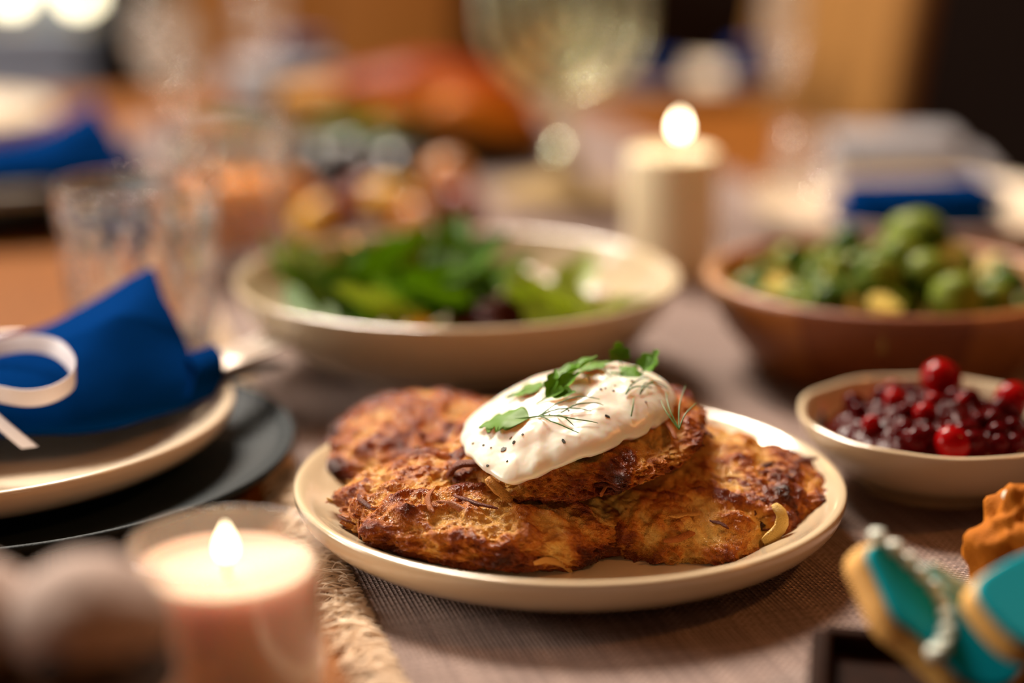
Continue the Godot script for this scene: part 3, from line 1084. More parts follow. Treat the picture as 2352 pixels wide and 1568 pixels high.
func herbs(tr: Transform3D) -> void:
	var g := "parsley leaves on the sour cream"
	# x, z on the cream, turn, length, half width, bend, curl, pitch, roll, colour, label
	var P := [
		[-0.0098, 0.0275, 68.0, 0.0230, 0.0072, 0.10, 0.05, 0.02, 0.0, "parsley_pale", "broad pale green parsley leaf lying at the left of the sour cream"],
		[-0.0040, 0.0030, 80.0, 0.0170, 0.0062, 0.2, -0.1, 0.05, 0.1, "parsley_pale", "pale parsley leaf pressed into the upper left of the sour cream"],
		[-0.0040, 0.0045, -80.0, 0.0200, 0.0062, 0.25, 0.35, 0.10, 0.35, "parsley", "green parsley leaf with one half folded up in the middle of the cream"],
		[-0.0075, 0.0165, -72.0, 0.0175, 0.0040, 0.2, 0.5, 0.12, -0.45, "parsley", "narrow rolled parsley leaf in front of the folded one"],
		[0.0055, -0.0030, -78.0, 0.0160, 0.0060, 0.2, 0.15, 0.12, -0.15, "parsley", "bright green parsley leaf near the back of the dollop"],
		[0.0200, 0.0035, -85.0, 0.0130, 0.0060, -0.15, -0.2, 0.10, -0.25, "parsley", "rounded parsley leaf with drooping lobes at the right of the cream"],
		[0.0290, 0.0010, -62.0, 0.0105, 0.0042, 0.5, 0.3, 0.75, -0.2, "parsley", "small parsley leaf sticking up over the right slope of the dollop"],
		[0.0225, -0.0065, 20.0, 0.0080, 0.0040, 0.6, 0.3, 0.9, 0.2, "parsley", "little parsley sprig standing up on top of the dollop"],
	]
	var i := 0
	for p in P:
		var t := thing("parsley_leaf", p[10], "parsley leaf", Vector3.ZERO, 0.0, g)
		var bl := parsley_leaf(p[3], p[4], 70 + i, p[5], p[6], 4.6 if i == 0 else 2.6)
		if i in [0, 1, 4]:
			# leaves that lie flat follow the cream
			t.transform = tr
			var bs := Basis(Vector3.UP, deg_to_rad(p[2]))
			var o := Vector3(p[0], 0, p[1])
			part("leaf_blade", draped(bl, bs, o, 0.0005), M[p[9]], t)
			part("midrib", draped(tube([Vector3(0, 0.0003, 0.002), Vector3(0, 0.0003, -p[3] * 0.3), Vector3(0, 0.0003, -p[3] * 0.55), Vector3(0, 0.0003, -p[3] * 0.8)], [0.0003, 0.0002, 0.00016, 0.0001], 6), bs, o, 0.0005), M["parsley_pale"], t)
			i += 1
			continue
		t.transform = on_cream(tr, p[0], p[1], deg_to_rad(p[2]), 0.0006, p[7], p[8])
		part("leaf_blade", bl, M[p[9]], t)
		part("midrib", tube([Vector3(0, 0.0002, 0.002), Vector3(0, 0.0003, -p[3] * 0.3), Vector3(0, 0.0003 + sin(p[5] * 0.7) * p[3] * 0.42, -p[3] * 0.7)], [0.0003, 0.00022, 0.0001], 6), M["parsley_pale"], t)
		i += 1
	# dill: fine forked threads, each a sprig of its own
	var D := [
		["long forked dill sprig lying from the pale parsley leaf across the cream", [[-0.0094, 0.0276, 0.0130, 0.0224, 0.5], [-0.0094, 0.0276, 0.0043, 0.0387, -0.3], [-0.0094, 0.0276, 0.0095, 0.0287, 0.25], [-0.0094, 0.0276, 0.0113, 0.0341, -0.25], [-0.0025, 0.0290, 0.0031, 0.0352, -0.1], [-0.0010, 0.0275, 0.0140, 0.0260, 0.3]]],
		["two pronged dill sprig lying at the right of the cream", [[0.0223, 0.0196, 0.0318, 0.0056, 0.1], [0.0223, 0.0196, 0.0320, 0.0122, 0.15]]],
		["dill sprig running out to the right edge of the cream", [[0.0273, 0.0180, 0.0385, 0.0055, 0.3], [0.0273, 0.0180, 0.0312, 0.0095, 0.1], [0.0312, 0.0095, 0.0380, 0.0050, 0.2]]],
		["short single dill thread near the front edge of the cream", [[0.0229, 0.0287, 0.0249, 0.0206, -0.2]]],
		["thin dill thread tucked along the back of the dollop", [[0.0085, 0.0045, 0.0105, 0.0110, 0.3], [0.0150, 0.0, 0.0185, 0.0080, -0.3]]],
	]
	for d in D:
		var t := thing("dill_sprig", d[0], "dill sprig", Vector3.ZERO, 0.0, "dill sprigs on the topmost pancake")
		t.transform = tr
		for s in d[1]:
			var p := []
			var a := Vector2(s[0], s[1])
			var b := Vector2(s[2], s[3])
			var side: Vector2 = (b - a).orthogonal() * float(s[4]) * 0.35
			for k in 11:
				var q := k / 10.0
				var c: Vector2 = a.lerp(b, q) + side * sin(q * PI) * 0.7
				p.append(Vector3(c.x, cream_y(c.x, c.y) + 0.0006 + 0.0012 * sin(q * PI), c.y))
			part("thread", tube(p, [0.00026, 0.00028, 0.00028, 0.00027, 0.00026, 0.00025, 0.00024, 0.00022, 0.0002, 0.00017, 0.0001], 6), M["dill"], t)
	var dl := thing("dill_sprig", "four pronged dill sprig lying on the bare right end of the topmost pancake", "dill sprig", Vector3.ZERO, 0.0, "dill sprigs on the topmost pancake")
	dl.transform = tr
	for e in [Vector3(0.0342, 0.0150, 0.0190), Vector3(0.0365, 0.0160, 0.0140), Vector3(0.0440, 0.0160, 0.0100), Vector3(0.0465, 0.0125, 0.0200)]:
		var s0 := Vector3(0.0385, 0.0085, 0.0330)
		var mid: Vector3 = s0.lerp(e, 0.5) + Vector3(-0.001, 0.0012, 0.0012)
		part("thread", tube(curve([s0, mid, e], 9), [0.00028, 0.00028, 0.00027, 0.00026, 0.00025, 0.00024, 0.00022, 0.0002, 0.0001], 6), M["dill"], dl)
	# dried herb and pepper flakes
	var F := [-0.0268, 0.0234, -0.0171, 0.0277, -0.0216, 0.024, -0.0329, 0.0253, -0.0291, 0.0292, -0.0221, 0.0359, -0.0193, 0.0326, -0.0182, 0.0355, -0.0149, 0.0345, -0.0265, 0.0332,
		-0.0011, 0.0405, 0.0146, 0.0303, -0.0051, 0.0239, 0.0017, 0.026, -0.0051, 0.0261, 0.0247, 0.0128, 0.0254, 0.01, 0.0139, 0.0165, 0.0155, 0.0154, 0.0182, 0.0164, 0.019, 0.0132, 0.0289, 0.0205, -0.0212, 0.0420, -0.0282, 0.0395]
	var big := [2, 1, 1.2, 1, 1.3, 2.0, 1.1, 1.2, 0.8, 0.6, 1.9, 1.7, 0.8, 0.8, 0.8, 1.9, 1.4, 1.1, 0.8, 1.0, 0.7, 0.9, 0.8, 1.0]
	for k in F.size() / 2:
		var sz: float = big[k] * 0.00062
		var o := PackedVector2Array()
		var st := rng.randf_range(0.45, 0.9)
		for v in 6:
			var a := TAU * v / 6.0
			o.append(Vector2(cos(a) * sz * rng.randf_range(0.7, 1.3), sin(a) * sz * st * rng.randf_range(0.6, 1.3)))
		solo("herb_flake", prism(o, 0.00035, 0.00008, 1), M["flake_dark" if k % 3 else "flake_tan"], "tiny %s dried herb flake on the sour cream, %s of the dollop" % ["dark" if k % 3 else "tan", spot(F[2 * k], F[2 * k + 1], 0.042)], "herb flake", on_cream(tr, F[2 * k], F[2 * k + 1], rng.randf() * TAU, -0.00005, rng.randf_range(-0.3, 0.3), rng.randf_range(-0.3, 0.3)), "dried herb flakes on the sour cream")

# ------------------------------------------------------------------ salad bowl
func bowl_mesh(r: float, h: float, foot: float, wall: float, segs := 128, wave := 0.0) -> ArrayMesh:
	var p := smooth2([Vector2(0, 0.003), Vector2(foot - 0.006, 0.003), Vector2(foot - 0.004, 0.0), Vector2(foot, 0.0), Vector2(foot + 0.002, 0.004), Vector2(foot * 1.25, 0.007), Vector2(r * 0.82, h * 0.40), Vector2(r * 0.95, h * 0.72), Vector2(r, h - wall * 0.3), Vector2(r, h), Vector2(r - wall * 0.5, h + wall * 0.15), Vector2(r - wall, h - wall * 0.2),
		Vector2(r * 0.94 - wall, h * 0.70), Vector2(r * 0.80 - wall, h * 0.42), Vector2(foot * 1.2, 0.007 + wall), Vector2(foot * 0.8, 0.004 + wall), Vector2(0, 0.004 + wall)])
	var pts := PackedVector3Array()
	for q in p:
		for k in segs:
			var a := TAU * k / segs
			var f := 1.0 + wave * sin(a * 9.0) * smoothstep(0.3, 1.0, q.y / h)
			pts.append(Vector3(q.x * f * cos(a), q.y * (1.0 + wave * 0.8 * sin(a * 9.0 + 1.0) * smoothstep(0.5, 1.0, q.y / h)), q.x * f * sin(a)))
	return grid(pts, p.size(), segs, false, true, false)

func salad() -> void:
	var c := Vector3(-0.026, T + R0, -0.812)
	solo("salad_bowl", bowl_mesh(0.1065, 0.047, 0.052, 0.0045), M["cream_glaze"], "wide cream ceramic bowl of green salad behind the plate of pancakes", "bowl", xf(c))
	var leaves := []
	for k in 6:
		var r := RandomNumberGenerator.new()
		r.seed = 300 + k
		var ph := r.randf() * 3.0
		var wf := func(t: float) -> float:
			if t < 0.15:
				return 0.0012
			var q := (t - 0.15) / 0.85
			return maxf(0.0004, 0.0115 * pow(sin(pow(q, 0.8) * PI), 0.7) * (0.72 + 0.28 * absf(sin(q * 7.0 + ph))))
		leaves.append(blade(r.randf_range(0.045, 0.062), wf, 0.0006, r.randf_range(-0.7, 0.9), r.randf_range(-0.3, 0.6), 24, 7))
	var kinds := ["leaf_green", "leaf_dark", "leaf_green", "leaf_lime"]
	var r2 := RandomNumberGenerator.new()
	r2.seed = 41
	for k in 58:
		var right := k >= 46
		var x := r2.randf_range(-0.078, 0.012) if not right else r2.randf_range(0.040, 0.062)
		var z := r2.randf_range(-0.055, 0.058) if not right else r2.randf_range(-0.01, 0.05)
		var rr := sqrt(x * x + z * z)
		if rr > 0.080:
			x *= 0.080 / rr
			z *= 0.080 / rr
		var y := 0.016 + r2.randf_range(0.0, 0.030) * (1.0 - rr / 0.10) + 0.22 * maxf(0.0, rr - 0.045) + (0.0 if right else 0.006)
		var kind: String = kinds[r2.randi() % (3 if not right else 4)] if not right else "leaf_lime"
		if k % 9 == 4:
			kind = "leaf_lime"
		var turn := r2.randf() * TAU
		# start the leaf so that its middle lies at the spot
		var b := Basis.from_euler(Vector3(r2.randf_range(-0.1, 0.45), turn, r2.randf_range(-0.7, 0.7)))
		var mid := b * Vector3(0, 0, -0.026)
		solo("salad_leaf", leaves[k % 6], M[kind], ("yellowish" if kind == "leaf_lime" else "dark" if kind == "leaf_dark" else "fresh") + " green salad leaf %s of the wide cream bowl" % spot(x, z, 0.08), "salad leaf", Transform3D(b, c + Vector3(x, y, z) - mid), "salad leaves in the cream bowl")
	# dark chunks, a yellow piece and white cheese crumbs among the leaves
	var places := [[Vector3(0.014, 0.030, 0.030), 0.013, "beet"], [Vector3(0.028, 0.030, 0.020), 0.014, "beet"], [Vector3(0.020, 0.024, 0.048), 0.012, "beet"], [Vector3(0.002, 0.028, 0.048), 0.010, "beet"]]
	var where := ["nearest the middle of", "on the right in", "at the front of", "beside the leaves in"]
	for k in places.size():
		var e: Array = places[k]
		solo("beet_chunk", lump(Vector3(e[1], e[1] * 0.8, e[1]), 0.25, 0.12, 500 + k), M[e[2]], "dark reddish brown chunk %s the salad" % where[k], "beet chunk", xf(c + e[0], 0.3 * k, k), "dark chunks in the salad")
	solo("yellow_pepper_piece", lump(Vector3(0.012, 0.005, 0.006), 0.2, 0.1, 520), M["yellow_bit"], "yellow piece of pepper at the front of the salad", "pepper", xf(c + Vector3(-0.020, 0.034, 0.062), 0, 0.6, 0.5))
	var wh := [Vector3(0.046, 0.036, -0.012), Vector3(0.066, 0.034, 0.004), Vector3(0.034, 0.038, -0.02)]
	for k in 3:
		solo("cheese_crumb", lump(Vector3(0.008, 0.007, 0.008), 0.2, 0.15, 530 + k), M["feta"], ["white cheese crumb behind the lime leaves of the salad", "white cheese crumb furthest right in the salad", "white cheese crumb behind the dark chunks of the salad"][k], "cheese", xf(c + wh[k]), "cheese crumbs in the salad")

# ------------------------------------------------------------------ wooden bowl of Brussels sprouts
func sprouts() -> void:
	var c := Vector3(0.182, T + R0, -0.818)
	var t := thing("wooden_bowl", "round bowl glued from brown wooden staves, full of Brussels sprouts", "bowl", c)
	var names := ["bowl_wood_pale", "bowl_wood_mid", "bowl_wood_dark", "bowl_wood_mid", "bowl_wood_pale", "bowl_wood_dark", "bowl_wood_mid"]
	var prof := [Vector2(0.056, 0.0), Vector2(0.062, 0.0), Vector2(0.064, 0.003), Vector2(0.079, 0.021), Vector2(0.0875, 0.038), Vector2(0.089, 0.0435), Vector2(0.087, 0.0460), Vector2(0.082, 0.0457), Vector2(0.080, 0.042), Vector2(0.072, 0.024), Vector2(0.056, 0.010), Vector2(0.055, 0.004), Vector2(0.056, 0.0)]
	var n := 14
	for k in n:
		var a0 := TAU * (k + 0.004) / n
		var a1 := TAU * (k + 0.996) / n
		part("stave", lathe(prof, 10, a0, a1), M[names[(k * 3) % 7]], t)
	part("base", lathe([Vector2(0, 0.002), Vector2(0.055, 0.002), Vector2(0.057, 0.010), Vector2(0, 0.010)], 48), M["bowl_wood_mid"], t)
	var body := lump(Vector3(0.0135, 0.0140, 0.0135), 0.05, 0.2, 600)
	# leaf shells wrapped round a head
	var shells := []
	for k in 3:
		var pts := PackedVector3Array()
		var nu := 9
		var nv := 14
		for i in nu:
			for j in 2 * nv:
				var inner := j >= nv
				var jj := 2 * nv - 1 - j if inner else j
				var a := lerpf(-1.35, 1.0, float(i) / (nu - 1))
				var b := lerpf(-1.0, 1.0, float(jj) / (nv - 1)) * (1.05 - 0.45 * maxf(0.0, a))
				var rr := 0.0141 + 0.0007 * k - (0.0004 if inner else 0.0) + 0.0012 * maxf(0.0, a) * absf(b)
				pts.append(Vector3(cos(a) * cos(b), sin(a), cos(a) * sin(b)) * rr)
		shells.append(grid(pts, nu, 2 * nv, false, true, false))
	var half := lathe([Vector2(0, -0.0135), Vector2(0.008, -0.0115), Vector2(0.0130, -0.004), Vector2(0.0132, 0.0), Vector2(0.0125, 0.0006), Vector2(0, 0.0008)], 24)
	var r := RandomNumberGenerator.new()
	r.seed = 77
	var spots := []
	for ring in [[0.066, 21, 0.047], [0.049, 16, 0.052], [0.032, 11, 0.056], [0.014, 6, 0.059], [0.054, 12, 0.058], [0.030, 8, 0.067]]:
		for k in ring[1]:
			var a: float = TAU * (k + r.randf_range(-0.2, 0.2)) / ring[1] + ring[2] * 40.0
			spots.append(Vector3(cos(a) * ring[0], ring[2] + r.randf_range(-0.004, 0.003), sin(a) * ring[0]))
	spots.append(Vector3(0.016, 0.074, -0.012))
	spots.append(Vector3(0.002, 0.072, 0.014))
	for k in spots.size():
		var cut := k % 5 < 2 and k < spots.size() - 2
		var s := r.randf_range(0.60, 0.82)
		var turn := Basis.from_euler(Vector3(r.randf() * TAU, r.randf() * TAU, r.randf() * TAU))
		if cut:
			turn = Basis.from_euler(Vector3(r.randf_range(0.2, 1.0), r.randf_range(-0.8, 0.8), r.randf_range(-0.5, 0.5)))
		var lab := "whole green Brussels sprout %s of the wooden bowl" % spot(spots[k].x, spots[k].z, 0.07)
		if cut:
			lab = "halved Brussels sprout %s of the wooden bowl, pale cut face showing" % spot(spots[k].x, spots[k].z, 0.07)
		elif k == spots.size() - 2:
			lab = "big dark green Brussels sprout on top of the heap"
		var o := thing("brussels_sprout", lab, "Brussels sprout", Vector3.ZERO, 0.0, "Brussels sprouts in the wooden bowl")
		if k == spots.size() - 2:
			s = 1.1
		o.transform = Transform3D(turn * Basis.from_scale(Vector3.ONE * s), c + spots[k] - Vector3(0, 0.0155, 0))
		var col: String = ["sprout_green", "sprout_dark", "sprout_dark", "sprout_green"][k % 4]
		part("head", half if cut else body, M["sprout_pale" if cut else col], o)
		for q in 3:
			if cut and q == 2:
				continue
			if cut and q == 1 and k % 2:
				continue
			part("leaf", shells[q], M[["sprout_dark", "sprout_green", "sprout_green"][(q + k) % 3]], o, xf(Vector3(0, -0.001 if cut else 0.0, 0), 0, 2.1 * q + k, 0) if not cut else xf(Vector3(0, -0.0005, 0), -0.5, 3.1 * q, 0, Vector3(1, 0.7, 1)))

# ------------------------------------------------------------------ dish of cranberry sauce
func cranberries() -> void:
	var c := Vector3(0.1665, T + R0, -0.6465)
	var d := thing("sauce_dish", "small wavy edged cream dish of dark red cranberry sauce", "dish", c)
	part("dish", bowl_mesh(0.0545, 0.029, 0.030, 0.0032, 144, 0.007), M["cream_glaze"], d)
	for k in 5:
		var a := PI + 0.35 + k * 1.25
		part("painted_mark", lump(Vector3(0.0035, 0.0035, 0.0008), 0.2, 0.1, 640), M["blue_paint"], d, xf(Vector3(cos(a) * 0.0452, 0.0215, sin(a) * 0.0452), 0, -a + PI * 0.5, 0))
	# the sauce: a bumpy glossy mound
	var nz := FastNoiseLite.new()
	nz.seed = 8
	nz.noise_type = FastNoiseLite.TYPE_CELLULAR
	nz.frequency = 165.0
	nz.cellular_return_type = FastNoiseLite.RETURN_DISTANCE
	var pts := PackedVector3Array()
	var nu := 90
	var nv := 200
	for i in nu + 1:
		var q := 1.0 - float(i) / nu
		for j in nv:
			var a := TAU * j / nv
			var x := cos(a) * q * 0.0445
			var z := sin(a) * q * 0.0445
			var y := 0.0195 + 0.0125 * (1.0 - q * q) - 0.0045 * nz.get_noise_2d(x, z) * (1.0 - pow(q, 8.0))
			pts.append(Vector3(x, y, z))
	var s := solo("cranberry_sauce", grid(pts, nu + 1, nv, false, true, false), M["jam"], "glossy dark red cranberry sauce in the small cream dish", "sauce", xf(c))
	s.set_meta("kind", "stuff")
	var r := RandomNumberGenerator.new()
	r.seed = 15
	var berry := lump(Vector3(0.0072, 0.0066, 0.0070), 0.06, 0.08, 660, 16, 22)
	for k in 44:
		var a := r.randf() * TAU
		var q := sqrt(r.randf()) * 0.041
		var p := Vector3(cos(a) * q, 0.0245 + 0.010 * (1.0 - pow(q / 0.044, 2.0)), sin(a) * q)
		var m := "berry_dark" if k % 3 else "berry"
		var sc := r.randf_range(0.40, 0.72)
		var lab := ("dark" if k % 3 else "bright red") + " whole cranberry set in the sauce %s of the dish" % spot(p.x, p.z, 0.044)
		if k == 0:
			p = Vector3(0.0045, 0.0375, -0.018)
			sc = 1.2
			lab = "largest bright red cranberry, on top at the back of the sauce"
		elif k == 3:
			p = Vector3(-0.003, 0.0280, 0.034)
			sc = 1.0
			lab = "bright red cranberry at the front of the dish"
		elif k == 6:
			p = Vector3(0.0300, 0.0330, -0.006)
			sc = 1.0
			lab = "bright red cranberry at the right of the dish"
		solo("cranberry", berry, M[m], lab, "cranberry", xf(c + p, r.randf(), r.randf() * 3.0, r.randf(), Vector3.ONE * sc), "cranberries in the sauce")

# ------------------------------------------------------------------ place setting at the left
func napkin_mesh() -> ArrayMesh:
	var rows := [
		[Vector3(-0.31, 0.030, -0.600), Vector3(-0.25, 0.030, -0.605), Vector3(-0.192, 0.030, -0.620), Vector3(-0.155, 0.030, -0.629), Vector3(-0.128, 0.031, -0.657)],
		[Vector3(-0.31, 0.038, -0.606), Vector3(-0.25, 0.041, -0.610), Vector3(-0.190, 0.044, -0.628), Vector3(-0.152, 0.045, -0.642), Vector3(-0.1265, 0.038, -0.670)],
		[Vector3(-0.31, 0.044, -0.635), Vector3(-0.25, 0.048, -0.640), Vector3(-0.186, 0.0525, -0.655), Vector3(-0.156, 0.0615, -0.672), Vector3(-0.133, 0.0475, -0.687)],
		[Vector3(-0.31, 0.0445, -0.642), Vector3(-0.25, 0.0485, -0.648), Vector3(-0.188, 0.0535, -0.664), Vector3(-0.156, 0.0635, -0.681), Vector3(-0.137, 0.054, -0.692)],
		[Vector3(-0.31, 0.0445, -0.665), Vector3(-0.25, 0.047, -0.672), Vector3(-0.197, 0.0515, -0.689), Vector3(-0.157, 0.0665, -0.708), Vector3(-0.143, 0.0610, -0.702)],
		[Vector3(-0.31, 0.044, -0.690), Vector3(-0.25, 0.045, -0.697), Vector3(-0.200, 0.0490, -0.712), Vector3(-0.1590, 0.0680, -0.7345), Vector3(-0.1530, 0.0655, -0.724)],
		[Vector3(-0.31, 0.036, -0.696), Vector3(-0.25, 0.037, -0.703), Vector3(-0.200, 0.040, -0.718), Vector3(-0.159, 0.052, -0.738), Vector3(-0.146, 0.048, -0.728)],
		[Vector3(-0.31, 0.029, -0.695), Vector3(-0.25, 0.029, -0.702), Vector3(-0.200, 0.029, -0.716), Vector3(-0.160, 0.031, -0.734), Vector3(-0.137, 0.031, -0.722)],
		[Vector3(-0.31, 0.0275, -0.650), Vector3(-0.25, 0.0275, -0.655), Vector3(-0.198, 0.0275, -0.665), Vector3(-0.158, 0.0285, -0.680), Vector3(-0.131, 0.0290, -0.688)],
	]
	var nc := 40
	var nr := rows.size() * 6
	var cols := []
	for r in rows:
		cols.append(curve(r, nc))
	var pts := PackedVector3Array()
	var nz := FastNoiseLite.new()
	nz.seed = 3
	nz.frequency = 22.0
	for j in nc:
		for i in nr:
			var t := float(i) / 6.0
			var k := int(t)
			var n := rows.size()
			var f := t - k
			var p: Vector3 = cols[k][j].cubic_interpolate(cols[(k + 1) % n][j], cols[(k + n - 1) % n][j], cols[(k + 2) % n][j], f)
			p += Vector3(0, 0.0012 * nz.get_noise_3dv(p), 0.0010 * nz.get_noise_3dv(p + Vector3(1, 0, 0)))
			pts.append(p)
	# close both ends
	for e in [0, nc - 1]:
		var mid := Vector3.ZERO
		for i in nr:
			mid += pts[e * nr + i] if e > 0 else pts[i]
		mid /= nr
		mid.x += 0.006 if e == 0 else -0.010
		var cap := PackedVector3Array()
		for i in nr:
			cap.append(mid)
		if e == 0:
			cap.append_array(pts)
			pts = cap
		else:
			var last := nc * nr
			mid = Vector3.ZERO
			for i in nr:
				mid += pts[last + i]
			mid = mid / nr + Vector3(-0.012, 0, 0)
			for i in nr:
				pts.append(mid)
	return grid(pts, nc + 2, nr, false, true, false)

func strip(path: Array, dirs: Array, width: float, thick: float) -> ArrayMesh:
	var pts := PackedVector3Array()
	var n := path.size()
	for i in n:
		var d: Vector3 = (path[mini(i + 1, n - 1)] - path[maxi(i - 1, 0)]).normalized()
		var w: Vector3 = dirs[i].normalized()
		var o := w.cross(d).normalized() * thick * 0.5
		w = w * width * 0.5
		for q in [w + o, w * 0.0 + o, -w + o, -w - o, w * 0.0 - o, w - o]:
			pts.append(path[i] + q)
	return grid(pts, n, 6, false, true, true)

func left_setting() -> void:
	var c := Vector3(-0.2065, T, -0.656)
	var cp := [Vector2(0, 0.002), Vector2(0.075, 0.002), Vector2(0.078, 0.0), Vector2(0.083, 0.0), Vector2(0.086, 0.004), Vector2(0.112, 0.0085), Vector2(0.1185, 0.0125), Vector2(0.1195, 0.0145), Vector2(0.1185, 0.0158), Vector2(0.1165, 0.0155), Vector2(0.112, 0.0125), Vector2(0.088, 0.0085), Vector2(0, 0.0080)]
	solo("charger_plate", lathe(cp, 160), M["charger_glaze"], "dark slate grey charger plate at the left under the white plate", "charger plate", xf(c + Vector3(0, 0.0002, 0)))
	var wp := Vector3(-0.2235, T + 0.0086, -0.660)
	solo("white_plate", plate_mesh(0.1115, 0.0205, 0.010, 0.062, 0.0042), M["white_glaze"], "glossy white plate holding the blue napkin, stacked on the dark charger", "plate", xf(wp))
	# napkin bundle with ribbon
	var nk := thing("napkin", "royal blue cloth napkin folded to a point and tied with white ribbon", "napkin", Vector3(0, T - 0.001, 0))
	part("bundle", napkin_mesh(), M["blue_cloth"], nk)
	var up := curve([Vector3(-0.1255, 0.0305, -0.666), Vector3(-0.1232, 0.0370, -0.672), Vector3(-0.1237, 0.0425, -0.679), Vector3(-0.1280, 0.0450, -0.687)], 12)
	var fd := []
	for i in 12:
		fd.append(Vector3(0.30, -0.06, -0.85))
	part("folded_end", strip(up, fd, 0.022, 0.0030), M["blue_cloth"], nk)
	var rb := thing("ribbon_bow", "narrow white satin ribbon tied in a bow round the blue napkin", "ribbon", Vector3(0, T - 0.001, 0))
	var loop := curve([Vector3(-0.232, 0.050, -0.648), Vector3(-0.203, 0.0555, -0.653), Vector3(-0.188, 0.0582, -0.652), Vector3(-0.1755, 0.0575, -0.646), Vector3(-0.1660, 0.0545, -0.632), Vector3(-0.1640, 0.0520, -0.620), Vector3(-0.1690, 0.0500, -0.611), Vector3(-0.178, 0.0490, -0.609), Vector3(-0.190, 0.0495, -0.613), Vector3(-0.205, 0.0500, -0.622), Vector3(-0.230, 0.049, -0.640)], 44)
	var ld := []
	for i in 44:
		var q := i / 43.0
		ld.append(Vector3(0.10, 1.0, lerpf(-0.75, 0.30, smoothstep(0.2, 0.55, q))))
	part("loop", strip(loop, ld, 0.0072, 0.0005), M["ribbon"], rb)
	var tail := curve([Vector3(-0.235, 0.050, -0.640), Vector3(-0.205, 0.0475, -0.620), Vector3(-0.1865, 0.0395, -0.606), Vector3(-0.1755, 0.0330, -0.600)], 16)
	var td := []
	for i in 16:
		td.append(Vector3(0.9, 0.25, 0.45))
	part("tail", strip(tail, td, 0.0078, 0.0005), M["ribbon"], rb)
	part("knot", lump(Vector3(0.008, 0.006, 0.006), 0.2, 0.1, 9), M["ribbon"], rb, xf(Vector3(-0.236, 0.049, -0.640)))
	# fork with its tines pointing away, resting on the plate rim
	var fk := thing("fork", "silver fork poking out behind the right end of the blue napkin", "fork", Vector3(0, T, 0))
	var sil: Material = M["silver"]
	part("handle", tube(curve([Vector3(-0.215, 0.030, -0.630), Vector3(-0.180, 0.031, -0.652), Vector3(-0.150, 0.033, -0.674)], 14), [0.0045, 0.0046, 0.0044, 0.004, 0.0037, 0.0035, 0.0034, 0.0034, 0.0034, 0.0036, 0.004, 0.0046, 0.0054, 0.006], 12, 0.35), sil, fk)
	part("neck", tube(curve([Vector3(-0.151, 0.033, -0.673), Vector3(-0.130, 0.0350, -0.692), Vector3(-0.119, 0.0352, -0.710)], 8), [0.006, 0.0075, 0.0088, 0.0096, 0.0102, 0.0106, 0.0106, 0.0100], 14, 0.16), sil, fk)
	for k in 4:
		var o := Vector3(0.87, 0, 0.48) * (k - 1.5) * 0.0054
		part("tine", tube(curve([Vector3(-0.120, 0.0350, -0.708) + o, Vector3(-0.1085, 0.0340, -0.735) + o, Vector3(-0.0965, 0.0360, -0.764) + o * 0.95, Vector3(-0.0870, 0.0420, -0.792) + o * 0.9], 12), [0.0019, 0.0019, 0.0018, 0.0018, 0.0017, 0.0017, 0.0016, 0.0015, 0.0014, 0.0012, 0.001, 0.0005], 8, 0.7), sil, fk)
	var kn := thing("table_knife", "dark handled table knife lying beside the fork under the napkin", "knife", Vector3(0, T, 0))
	part("blade", tube(curve([Vector3(-0.150, 0.0315, -0.668), Vector3(-0.118, 0.0300, -0.705), Vector3(-0.100, 0.0285, -0.727)], 10), [0.007, 0.008, 0.0085, 0.009, 0.009, 0.009, 0.0088, 0.008, 0.006, 0.002], 10, 0.10), mat("dark_steel", Color(0.10, 0.10, 0.11), 0.3, 1.0), kn)
	part("handle", tube([Vector3(-0.205, 0.0315, -0.620), Vector3(-0.150, 0.0315, -0.668)], [0.006, 0.006], 10, 0.5), M["black_enamel"], kn)

# ------------------------------------------------------------------ glass and candles
func tumbler(at: Vector3, label: String) -> Node3D:
	var t := thing("crystal_tumbler", label, "glass", at)
	var segs := 96
	var out := smooth2([Vector2(0, 0.0), Vector2(0.030, 0.0), Vector2(0.0335, 0.002), Vector2(0.0350, 0.010), Vector2(0.0365, 0.040), Vector2(0.0385, 0.070), Vector2(0.0400, 0.089), Vector2(0.0397, 0.0905), Vector2(0.0386, 0.0905), Vector2(0.0380, 0.089), Vector2(0.0362, 0.060), Vector2(0.0345, 0.030), Vector2(0.033, 0.014), Vector2(0.030, 0.0115), Vector2(0, 0.0110)])
	var pts := PackedVector3Array()
	for i in out.size():
		var q: Vector2 = out[i]
		var outer := i < out.size() * 0.5
		for k in segs:
			var a := TAU * k / segs
			var f := 1.0
			if outer and q.y > 0.006 and q.y < 0.072:
				# leaning wedge cuts round the body
				f = 1.0 - 0.035 * pow(absf(sin(a * 8.0 + q.y * 60.0)), 3.0) - 0.03 * pow(absf(sin(a * 8.0 - q.y * 60.0)), 3.0)
			pts.append(Vector3(q.x * f * cos(a), q.y, q.x * f * sin(a)))
	part("glass", grid(pts, out.size(), segs, false, true, false), M["crystal"], t)
	return t

func flame(parent: Node3D, at: Vector3, h: float, energy: float, glow := "flame_glow") -> void:
	var r := h * 0.285
	var p := [Vector2(0, 0), Vector2(r * 0.7, h * 0.10), Vector2(r, h * 0.30), Vector2(r * 0.85, h * 0.52), Vector2(r * 0.40, h * 0.82), Vector2(r * 0.08, h * 0.98), Vector2(0, h)]
	part("flame", lathe(p, 24), M[glow], parent, xf(at))
	var l := OmniLight3D.new()
	l.name = "flame_light"
	l.light_color = Color(1.0, 0.66, 0.33)
	l.light_energy = energy
	l.light_size = 0.01
	l.omni_range = 8.0
	l.omni_attenuation = 2.0
	l.shadow_enabled = true
	l.position = at + Vector3(0, h * 0.4, 0)
	parent.add_child(l)

